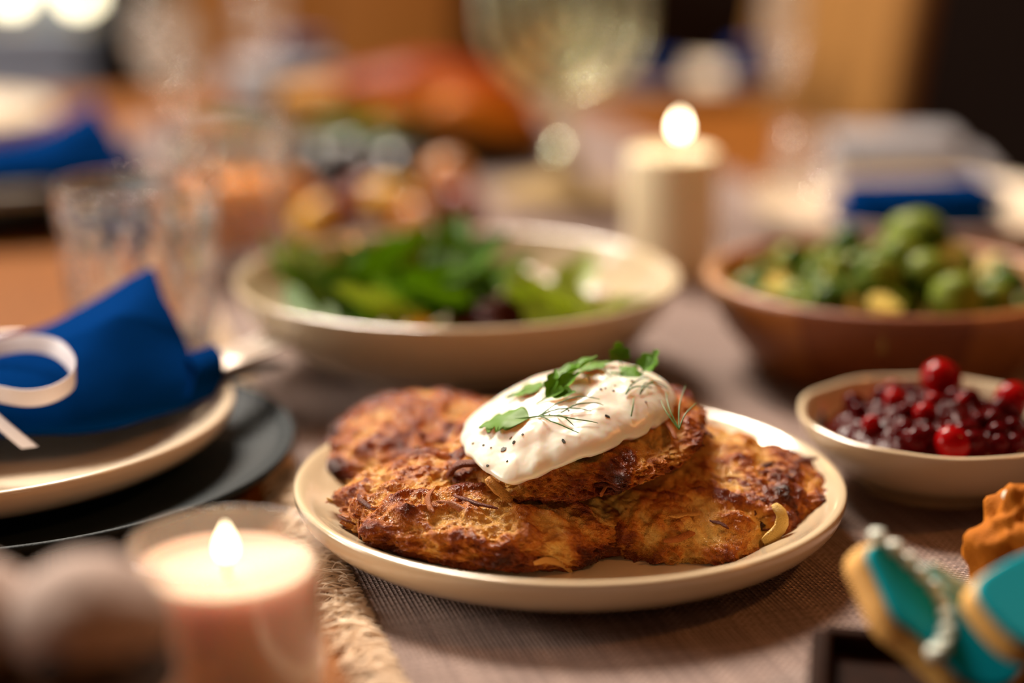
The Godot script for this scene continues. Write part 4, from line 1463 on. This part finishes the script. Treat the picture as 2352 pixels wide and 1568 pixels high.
func front_candle() -> void:
	var at := Vector3(-0.0815, T, -0.461)
	var j := [Vector2(0, 0.0), Vector2(0.025, 0.0), Vector2(0.0272, 0.003), Vector2(0.0278, 0.02), Vector2(0.0280, 0.0505), Vector2(0.0276, 0.0518), Vector2(0.0268, 0.0518), Vector2(0.0264, 0.050), Vector2(0.0262, 0.02), Vector2(0.0255, 0.0045), Vector2(0, 0.004)]
	var g := solo("candle_jar", lathe(j, 72), M["jar_glass"], "clear round glass jar holding the lit pink candle in the front left", "candle jar", xf(at))
	var t := thing("candle", "lit pale pink candle in the glass jar at the front left", "candle", at)
	var w := [Vector2(0, 0.0045), Vector2(0.0245, 0.0045), Vector2(0.0256, 0.007), Vector2(0.0257, 0.043), Vector2(0.0250, 0.0445), Vector2(0.020, 0.0425), Vector2(0.010, 0.0412), Vector2(0, 0.0410)]
	part("wax", lathe(w, 64), M["wax_pink"], t)
	part("wick", tube(curve([Vector3(0, 0.041, 0), Vector3(0.0003, 0.0455, 0), Vector3(0.001, 0.049, 0)], 6), [0.0007], 6), M["wick"], t)
	flame(t, Vector3(0.0002, 0.0450, 0), 0.0116, 0.00002)

func pillar_candle() -> void:
	var t := thing("pillar_candle", "lit ivory pillar candle behind the salad bowl", "candle", Vector3(0.0955, T + R0, -1.022))
	var w := [Vector2(0, 0), Vector2(0.0262, 0), Vector2(0.0272, 0.002), Vector2(0.0272, 0.069), Vector2(0.0262, 0.0722), Vector2(0.0235, 0.0732), Vector2(0.019, 0.0712), Vector2(0.009, 0.0690), Vector2(0, 0.0685)]
	part("wax", lathe(w, 64), M["wax_ivory"], t)
	part("wick", tube([Vector3(0.002, 0.067, 0), Vector3(0.0035, 0.085, 0)], [0.0008, 0.0007], 6), M["wick"], t)
	flame(t, Vector3(0.0035, 0.0830, 0), 0.0115, 0.00004, "far_flame_glow")

# ------------------------------------------------------------------ iced cookies on a dark tray
func cookie_basis(n: Vector3) -> Basis:
	var ny := n.normalized()
	var ex := ny.cross(Vector3(0, 0, 1)).normalized()
	return Basis(ex, ny, ex.cross(ny))

func inset(o: PackedVector2Array, d: float) -> PackedVector2Array:
	var r := Geometry2D.offset_polygon(o, -d, Geometry2D.JOIN_ROUND)
	return r[0] if r.size() else o

func rounded(o: PackedVector2Array, times := 2) -> PackedVector2Array:
	var q := o
	for t in times:
		var r := PackedVector2Array()
		for i in q.size():
			var b := q[(i + 1) % q.size()]
			r.append(q[i].lerp(b, 0.25))
			r.append(q[i].lerp(b, 0.75))
		q = r
	return q

func cookies() -> void:
	var tray := thing("serving_tray", "dark brown wooden serving tray under the iced cookies", "tray", Vector3(0.144, T + R0, -0.414), deg_to_rad(-12.0))
	part("board", box(Vector3(0.125, 0.008, 0.105), 0.0015), M["dark_wood"], tray, xf(Vector3(0, 0.004, 0)))
	for s in [-1, 1]:
		part("rim", box(Vector3(0.125, 0.012, 0.006), 0.0015), M["dark_wood"], tray, xf(Vector3(0, 0.009, 0.0535 * s)))
		part("rim", box(Vector3(0.006, 0.012, 0.105), 0.0015), M["dark_wood"], tray, xf(Vector3(0.0635 * s, 0.009, 0)))
	var A := PackedVector2Array([Vector2(-0.0211, -0.009), Vector2(-0.011, -0.0194), Vector2(0.0015, -0.0172), Vector2(0.0195, -0.023), Vector2(0.0292, -0.0154), Vector2(0.0449, -0.0085), Vector2(0.0351, 0.0136), Vector2(0.0207, 0.0207), Vector2(0.0109, 0.0158), Vector2(0.0027, 0.013), Vector2(-0.0069, 0.0118), Vector2(-0.0131, 0.0019)])
	var n := Vector3(0.45, 0.75, 0.48).normalized()
	var c1 := thing("iced_cookie", "blue iced cookie with a row of white piped dots, leaning at the front right", "cookie", Vector3.ZERO, 0.0, "blue iced cookies on the tray")
	c1.transform = Transform3D(cookie_basis(n), Vector3(0.1135, T + 0.0359, -0.4537) - n * 0.0105)
	var oa := rounded(A)
	part("biscuit", prism(oa, 0.009, 0.003, 4), M["biscuit"], c1)
	part("icing", prism(inset(oa, 0.0022), 0.0022, 0.0011, 3, 0.0086), M["teal_icing"], c1)
	var dots := [Vector2(-0.0149, -0.0145), Vector2(-0.0089, -0.0140), Vector2(-0.0042, -0.0122), Vector2(0.0005, -0.0102), Vector2(0.0052, -0.0080), Vector2(0.0086, -0.0044), Vector2(0.0104, 0.0), Vector2(0.0109, 0.0054), Vector2(0.0099, 0.0112), Vector2(0.0076, 0.0156)]
	var dm := lathe([Vector2(0, 0), Vector2(0.0026, 0.0), Vector2(0.0029, 0.001), Vector2(0.0019, 0.0024), Vector2(0.0006, 0.0038), Vector2(0, 0.0042)], 16)
	for d in dots:
		part("piped_dot", dm, M["white_icing"], c1, xf(Vector3(d.x, 0.0106, d.y)))
	part("piped_line", tube(curve([Vector3(0.004, 0.0112, -0.0165), Vector3(0.012, 0.0112, -0.0165), Vector3(0.020, 0.0112, -0.0175)], 10), [0.0008], 8), M["white_icing"], c1)
	part("piped_line", tube(curve([Vector3(0.009, 0.0112, -0.0125), Vector3(0.015, 0.0112, -0.0125), Vector3(0.022, 0.0112, -0.0130)], 10), [0.0008], 8), M["white_icing"], c1)
	var B := PackedVector2Array([Vector2(-0.0122, -0.001), Vector2(-0.0033, -0.0118), Vector2(0.012, -0.0244), Vector2(0.0222, -0.0185), Vector2(0.0204, 0.0034), Vector2(0.0119, 0.0151), Vector2(0.0017, 0.0156), Vector2(-0.008, 0.0072)])
	var n2 := Vector3(0.25, 0.8, 0.5).normalized()
	var c2 := thing("iced_cookie", "blue iced cookie at the right edge, lying over the dotted one", "cookie", Vector3.ZERO, 0.0, "blue iced cookies on the tray")
	c2.transform = Transform3D(cookie_basis(n2), Vector3(0.1376, T + 0.0411, -0.4447) - n2 * 0.0105)
	var ob := rounded(B)
	part("biscuit", prism(ob, 0.009, 0.003, 4), M["biscuit"], c2)
	part("icing", prism(inset(ob, 0.0010), 0.0022, 0.0011, 3, 0.0086), M["teal_icing"], c2)
	var ps := thing("pastry", "golden brown crumbly pastry behind the iced cookies at the right edge", "pastry", Vector3(0.168, T + R0 + 0.022, -0.524))
	part("dough", lump(Vector3(0.019, 0.020, 0.015), 0.35, 0.11, 701, 36, 48), M["pastry"], ps)
	for k in 5:
		part("sugar_crumb", lump(Vector3(0.0022, 0.0022, 0.0022), 0.3, 0.2, 710 + k, 8, 10), M["white_icing"], ps, xf(Vector3(-0.008 + 0.004 * k, 0.0195 - 0.001 * absf(k - 2), 0.002 * (k % 3 - 1))))

# ------------------------------------------------------------------ sugar dusted doughnuts, close and blurred
func doughnuts() -> void:
	var g := "dark doughnuts in the front left corner"
	var E := [
		[Vector3(-0.099, 0.058, -0.375), 0.020, "dark doughnut dusted with pale sugar, right one of the front pair"],
		[Vector3(-0.132, 0.056, -0.380), 0.021, "dark doughnut dusted with pale sugar, left one of the front pair"],
		[Vector3(-0.112, 0.020, -0.372), 0.027, "dark doughnut under the sugared pair in the front left corner"],
	]
	for k in 3:
		var e: Array = E[k]
		var t := thing("doughnut", e[2], "doughnut", Vector3(0, T, 0) + e[0], 0.0, g)
		var r: float = e[1]
		part("dough", lump(Vector3(r, 0.021, r), 0.14, 0.09, 800 + k, 24, 32), M["choc_dough"], t)
		if k < 2:
			var pts := PackedVector3Array()
			var nz := FastNoiseLite.new()
			nz.seed = 820 + k
			nz.frequency = 0.25
			for i in 15:
				for j in 40:
					var b := TAU * j / 40.0
					var reach := 1.22 + 0.30 * nz.get_noise_2d(cos(b) * 6.0, sin(b) * 6.0)
					var a := reach * (1.0 - i / 14.0)
					var d := Vector3(sin(a) * cos(b), cos(a), sin(a) * sin(b))
					pts.append(d * Vector3(r * 1.06, 0.0232, r * 1.06) * (1.0 + 0.04 * nz.get_noise_3dv(d * 9.0)) - Vector3(0, 0.0018 if i == 0 else 0.0, 0))
			part("sugar_coat", grid(pts, 15, 40, false, true, false), M["sugar"], t)

# ------------------------------------------------------------------ menorah
func menorah() -> void:
	var t := thing("menorah", "tarnished silver menorah with nested curved arms behind the candle", "menorah", Vector3(0.038, T + R0, -1.262))
	var s: Material = M["old_silver"]
	part("foot", lathe([Vector2(0, 0), Vector2(0.050, 0), Vector2(0.0515, 0.002), Vector2(0.050, 0.005), Vector2(0.038, 0.010), Vector2(0.020, 0.014), Vector2(0.011, 0.020), Vector2(0.008, 0.026), Vector2(0, 0.027)], 64), M["dull_silver"], t)
	part("knob", lump(Vector3(0.0105, 0.009, 0.0105), 0, 1, 1, 16, 24), s, t, xf(Vector3(0, 0.034, 0)))
	part("stem", lathe([Vector2(0, 0.03), Vector2(0.006, 0.03), Vector2(0.0048, 0.045), Vector2(0.0048, 0.060), Vector2(0.0065, 0.066), Vector2(0.0065, 0.072), Vector2(0.0045, 0.080), Vector2(0.0042, 0.175), Vector2(0, 0.176)], 24), s, t)
	var yc := 0.132
	for r in [0.0570, 0.0415, 0.0265, 0.0125]:
		var p := [Vector3(-r, 0.178, 0)]
		for k in 41:
			var a := PI + PI * k / 40.0
			p.append(Vector3(cos(a) * r, yc + sin(a) * r, 0))
		p.append(Vector3(r, 0.178, 0))
		part("arm", tube(p, [0.0050], 16, 1.0, Vector3(0, 0, 1)), s, t)
		for sx in [-1, 1]:
			part("candle_cup", lathe([Vector2(0, 0), Vector2(0.004, 0), Vector2(0.0065, 0.006), Vector2(0.0065, 0.013), Vector2(0.005, 0.013), Vector2(0.004, 0.006), Vector2(0, 0.005)], 20), s, t, xf(Vector3(r * sx, 0.176, 0)))
	part("candle_cup", lathe([Vector2(0, 0), Vector2(0.005, 0), Vector2(0.008, 0.007), Vector2(0.008, 0.016), Vector2(0.006, 0.016), Vector2(0.005, 0.007), Vector2(0, 0.006)], 20), s, t, xf(Vector3(0, 0.175, 0)))

# ------------------------------------------------------------------ far, blurred things
func chair(called: String, label: String, at: Vector3, turn: float) -> Node3D:
	var t := thing(called, label, "chair", at, turn)
	var w: Material = M["chair_wood"]
	part("seat", box(Vector3(0.42, 0.03, 0.40), 0.01), w, t, xf(Vector3(0, 0.45, 0)))
	for s in [-1, 1]:
		part("leg", tube([Vector3(0.18 * s, 0, 0.17), Vector3(0.18 * s, 0.44, 0.16)], [0.016, 0.02], 10), w, t)
		part("leg", tube([Vector3(0.18 * s, 0, -0.20), Vector3(0.18 * s, 0.44, -0.17)], [0.016, 0.02], 10), w, t)
		part("back_post", tube([Vector3(0.168 * s, 0.44, -0.18), Vector3(0.172 * s, 1.05, -0.27)], [0.02, 0.016], 10), w, t)
	for k in 5:
		part("back_slat", box(Vector3(0.062, 0.58, 0.016), 0.004), w, t, xf(Vector3((k - 2) * 0.0635, 0.74, -0.228), -0.14))
	part("top_rail", box(Vector3(0.36, 0.07, 0.022), 0.006), w, t, xf(Vector3(0, 1.04, -0.272), -0.14))
	return t

func far_things() -> void:
	# chairs beyond the table
	chair("dining_chair", "light brown wooden slat back chair at the far right of the table", Vector3(0.122, 0, -1.85), deg_to_rad(-75.0))
	# setting at the far left
	var cc := Vector3(-0.385, T, -1.215)
	var ch: Node = get_node("charger_plate")
	copy(ch, "charger_plate", "dark charger plate of the far left place setting", xf(cc, 0, 0, 0, Vector3(1.12, 1.3, 1.12)))
	copy(get_node("white_plate"), "white_plate", "white plate of the far left setting under a blue napkin", xf(cc + Vector3(0, 0.011, 0)))
	var nk: Node3D = get_node("napkin")
	copy(nk, "napkin", "blue napkin on the far left white plate behind the tumbler", Transform3D(Basis(Vector3.UP, deg_to_rad(4.0)), cc + Vector3(0.016, 0.002, 0.058)) * xf(Vector3(0.235, 0.004, 0.665)))
	# white dishes and glasses further back at the left
	copy(get_node("white_plate"), "white_plate", "white plate far back at the left edge, catching the window light", xf(Vector3(-0.545, T, -1.57), 0.0, 0, 0, Vector3(1.15, 1.2, 1.15)))
	for k in 3:
		wine_glass(Vector3([-0.275, -0.33, -0.245][k], T, [-1.42, -1.62, -1.72][k]), ["clear wine glass right of the far left napkin", "clear wine glass behind the far left napkin", "clear wine glass next to the pale folded cloth"][k], Vector3.ONE * 0.72)
	var wb := thing("folded_cloth", "pale grey white folded cloth left of the roast", "cloth", Vector3(-0.235, T, -1.80), 0.2)
	for k in 3:
		part("fold", box(Vector3(0.115 - 0.006 * k, 0.014, 0.11 - 0.008 * k), 0.006), M["white_cloth"], wb, xf(Vector3(0, 0.0075 + 0.0145 * k, 0), 0, 0.06 * k, 0))
	solo("blue_napkin_roll", tube([Vector3(-0.03, 0, 0), Vector3(-0.01, 0.001, 0), Vector3(0.01, 0.001, 0), Vector3(0.03, 0, 0)], [0.011, 0.012, 0.012, 0.010], 16), mat("soft_blue", Color(0.16, 0.24, 0.46), 0.8), "small blue napkin roll lying on the pale folded cloth", "napkin", xf(Vector3(-0.222, T + 0.056, -1.80), 0, 0.3, 0))
	# roast on a dark dish
	var rc := Vector3(-0.083, T + R0, -1.450)
	var dish := solo("roasting_dish", lathe([Vector2(0, 0.002), Vector2(0.105, 0.002), Vector2(0.112, 0.006), Vector2(0.125, 0.022), Vector2(0.127, 0.024), Vector2(0.123, 0.024), Vector2(0.110, 0.010), Vector2(0, 0.008)], 64), M["black_enamel"], "dark enamel dish under the golden roast", "dish", xf(rc, 0, 0, 0, Vector3(1.0, 1.0, 0.72)))
	var roast := thing("roast_bird", "large golden orange roast bird with a browned top on the dark dish", "roast", rc + Vector3(0.008, 0.010, 0))
	part("breast", tinted_lump(Vector3(0.088, 0.036, 0.055), 900, Color(0.52, 0.19, 0.05), Color(0.82, 0.52, 0.15)), M["roast"], roast, xf(Vector3(0.0, 0.036, 0)))
	part("drumstick", tinted_lump(Vector3(0.052, 0.022, 0.028), 901, Color(0.62, 0.30, 0.08), Color(0.76, 0.46, 0.14)), M["roast"], roast, xf(Vector3(0.055, 0.026, 0.034), 0, 0.5, -0.25))
	part("drumstick", tinted_lump(Vector3(0.042, 0.024, 0.026), 902, Color(0.72, 0.48, 0.18), Color(0.80, 0.58, 0.25)), M["roast"], roast, xf(Vector3(-0.080, 0.034, 0.020), 0, -0.4, -0.2))
	part("wing", tinted_lump(Vector3(0.030, 0.016, 0.018), 903, Color(0.66, 0.34, 0.1), Color(0.74, 0.44, 0.14)), M["roast"], roast, xf(Vector3(-0.01, 0.030, 0.050), 0, 0.2, -0.2))
	var hl := get_node("salad_leaf") as MeshInstance3D
	var r := RandomNumberGenerator.new()
	r.seed = 60
	for k in 16:
		var left := k < 7
		var p := Vector3(r.randf_range(-0.155, -0.115), 0.024, r.randf_range(0.05, 0.085)) if left else Vector3(r.randf_range(-0.065, 0.0), r.randf_range(0.024, 0.034), r.randf_range(0.070, 0.095))
		solo("herb_leaf", hl.mesh, M["leaf_green" if k % 2 else "leaf_dark"], "green herb leaf tucked " + ("at the left end of the roast" if left else "along the front of the roast"), "herb leaf", Transform3D(Basis.from_euler(Vector3(r.randf_range(0.1, 0.7), r.randf() * TAU, r.randf_range(-0.5, 0.5))), rc + p), "herb leaves round the roast")
	# dark casserole in front of it
	var cs := Vector3(-0.124, T + R0, -1.248)
	var cas := thing("casserole_dish", "low dark oval dish in front of the golden roast", "dish", cs)
	part("dish", lathe([Vector2(0, 0.0), Vector2(0.045, 0.0), Vector2(0.050, 0.004), Vector2(0.062, 0.036), Vector2(0.064, 0.040), Vector2(0.060, 0.040), Vector2(0.048, 0.012), Vector2(0, 0.010)], 56), M["black_enamel"], cas, xf(Vector3.ZERO, 0, 0, 0, Vector3(1.05, 0.75, 0.75)))
	var dd := lump(Vector3(0.016, 0.012, 0.014), 0.2, 0.1, 930)
	for k in 9:
		var a := k * 2.4
		var q := 0.012 * sqrt(float(k)) + 0.004
		solo("dried_plum", dd, mat("plum", Color(0.13, 0.075, 0.075), 0.3), "dark purplish dried plum %s of the low dark dish" % spot(cos(a) * q, sin(a) * q, 0.05), "dried plum", xf(cs + Vector3(cos(a) * q * 1.1, 0.026 + 0.010 * (1.0 - q / 0.05), sin(a) * q * 0.75), 0.3, a, 0.2), "dried plums in the dark dish")
	# fruit and roast vegetables on the runner between the salad and the roast
	var V := [
		[Vector3(-0.082, 0.018, -1.150), Vector3(0.018, 0.016, 0.017), "lemon_yellow", "bright yellow lemon half lying behind the salad bowl"],
		[Vector3(-0.046, 0.021, -1.215), Vector3(0.020, 0.020, 0.019), "potato_gold", "amber roasted potato nearest the menorah foot"],
		[Vector3(-0.034, 0.014, -1.160), Vector3(0.017, 0.013, 0.016), "carrot_red", "reddish brown roasted vegetable right of the lemon half"],
		[Vector3(-0.119, 0.013, -1.145), Vector3(0.017, 0.012, 0.016), "carrot_red", "reddish brown roasted vegetable left of the lemon half"],
		[Vector3(-0.152, 0.020, -1.165), Vector3(0.019, 0.019, 0.018), "potato_gold", "amber roasted potato in the middle of the row"],
		[Vector3(-0.128, 0.014, -1.105), Vector3(0.016, 0.013, 0.016), "lemon_yellow", "yellow lemon wedge left of the lemon half"],
		[Vector3(-0.100, 0.013, -1.187), Vector3(0.018, 0.013, 0.016), "carrot_red", "reddish roasted vegetable behind the lemon half"],
		[Vector3(-0.165, 0.013, -1.120), Vector3(0.017, 0.013, 0.016), "potato_gold", "small golden roasted potato left of the lemon wedge"],
		[Vector3(-0.064, 0.012, -1.110), Vector3(0.016, 0.011, 0.015), "potato_gold", "small golden roasted potato in front of the lemon half"],
		[Vector3(-0.195, 0.022, -1.190), Vector3(0.019, 0.020, 0.019), "carrot_red", "reddish roasted vegetable at the left end of the row"],
	]
	for k in V.size():
		var v: Array = V[k]
		solo("roast_vegetable", lump(v[1], 0.12, 0.08, 950 + k), M[v[2]], v[3], "vegetable", xf(Vector3(0, T + R0, 0) + v[0], 0.2 * k, k, 0.1), "roasted vegetables and fruit behind the salad")
	# amber drink behind the tumbler
	var gl := tumbler(Vector3(-0.172, T, -1.045), "tumbler of amber drink behind the empty crystal tumbler")
	part("drink", lathe([Vector2(0, 0.012), Vector2(0.031, 0.012), Vector2(0.033, 0.03), Vector2(0.0345, 0.058), Vector2(0, 0.058)], 40), M["amber_drink"], gl)
	# setting at the far right behind the sprouts
	var fr := Vector3(0.262, T + R0, -1.12)
	copy(get_node("white_plate"), "white_plate", "white plate at the far right behind the bowl of sprouts", xf(fr + Vector3(0.01, 0, -0.03)))
	var nr := thing("napkin", "blue napkin folded flat on the far right white plate", "napkin", fr + Vector3(-0.004, 0.012, 0.030), 0.05)
	part("lower_fold", box(Vector3(0.100, 0.016, 0.06), 0.0075), M["blue_cloth"], nr, xf(Vector3(0, 0.008, 0)))
	part("upper_fold", box(Vector3(0.094, 0.014, 0.052), 0.0068), M["blue_cloth"], nr, xf(Vector3(0.003, 0.022, -0.002), 0, 0.05, 0.02))
	var wn := thing("folded_cloth", "pale folded cloth behind the far right blue napkin", "cloth", Vector3(0.305, T, -1.33), -0.1)
	part("fold", box(Vector3(0.13, 0.020, 0.10), 0.008), M["white_cloth"], wn, xf(Vector3(0, 0.0105, 0)))
	part("fold", box(Vector3(0.10, 0.018, 0.08), 0.008), M["white_cloth"], wn, xf(Vector3(-0.01, 0.0295, 0)))
	wine_glass(Vector3(0.188, T + R0, -1.10), "small clear stemmed glass left of the far right blue napkin", Vector3(0.6, 0.45, 0.6))
	wine_glass(Vector3(0.208, T + R0, -1.35), "slim clear flute glass between the pillar candle and the chair", Vector3(0.5, 1.0, 0.5))
	# setting at the far end of the table, right of the menorah
	var fe := Vector3(0.180, T, -1.895)
	copy(get_node("white_plate"), "white_plate", "white plate at the far end of the table right of the menorah", xf(fe, 0, 0, 0, Vector3(0.95, 1, 0.95)))
	var ne := thing("napkin", "dark blue napkin on the far end plate behind the candle flame", "napkin", fe + Vector3(-0.035, 0.0125, 0.05), 0.3)
	part("lower_fold", box(Vector3(0.075, 0.014, 0.045), 0.0065), M["blue_cloth"], ne, xf(Vector3(0, 0.007, 0)))
	part("upper_fold", box(Vector3(0.065, 0.014, 0.04), 0.0065), M["blue_cloth"], ne, xf(Vector3(0.004, 0.020, 0)))
	var nf := thing("napkin", "dark blue napkin at the right of the far end plate", "napkin", fe + Vector3(0.075, 0.014, 0.02), -0.3)
	part("lower_fold", box(Vector3(0.05, 0.020, 0.05), 0.008), M["blue_cloth"], nf, xf(Vector3(0, 0.010, 0)))
	part("upper_fold", box(Vector3(0.045, 0.018, 0.04), 0.008), M["blue_cloth"], nf, xf(Vector3(0, 0.028, 0)))

func tinted_lump(half: Vector3, seed_: int, top: Color, low: Color) -> ArrayMesh:
	var n := FastNoiseLite.new()
	n.seed = seed_
	n.frequency = 0.09
	var pts := PackedVector3Array()
	var cols := PackedColorArray()
	for i in 29:
		var a := PI * i / 28.0
		for j in 40:
			var b := TAU * j / 40.0
			var d := Vector3(sin(a) * cos(b), -cos(a), sin(a) * sin(b))
			var k := n.get_noise_3dv(d * 10.0)
			pts.append(d * half * (1.0 + 0.13 * k))
			cols.append(low.lerp(top, clampf(smoothstep(0.1, 0.8, d.y + 0.5 * k), 0, 1)).srgb_to_linear())
	return grid(pts, 29, 40, false, true, false, cols)

func wine_glass(at: Vector3, label: String, sc := Vector3.ONE) -> void:
	var t := thing("wine_glass", label, "glass", at)
	t.scale = sc
	part("bowl", lathe([Vector2(0.004, 0.070), Vector2(0.018, 0.076), Vector2(0.031, 0.100), Vector2(0.034, 0.125), Vector2(0.031, 0.155), Vector2(0.0285, 0.172), Vector2(0.0278, 0.1722), Vector2(0.0302, 0.155), Vector2(0.0332, 0.125), Vector2(0.0302, 0.101), Vector2(0.0175, 0.0775), Vector2(0, 0.074)], 48), M["jar_glass"], t)
	part("stem", lathe([Vector2(0, 0.004), Vector2(0.006, 0.006), Vector2(0.0035, 0.015), Vector2(0.003, 0.045), Vector2(0.0042, 0.068), Vector2(0, 0.072)], 16), M["jar_glass"], t)
	part("foot", lathe([Vector2(0, 0), Vector2(0.031, 0), Vector2(0.032, 0.001), Vector2(0.030, 0.002), Vector2(0.010, 0.0045), Vector2(0, 0.006)], 40), M["jar_glass"], t)
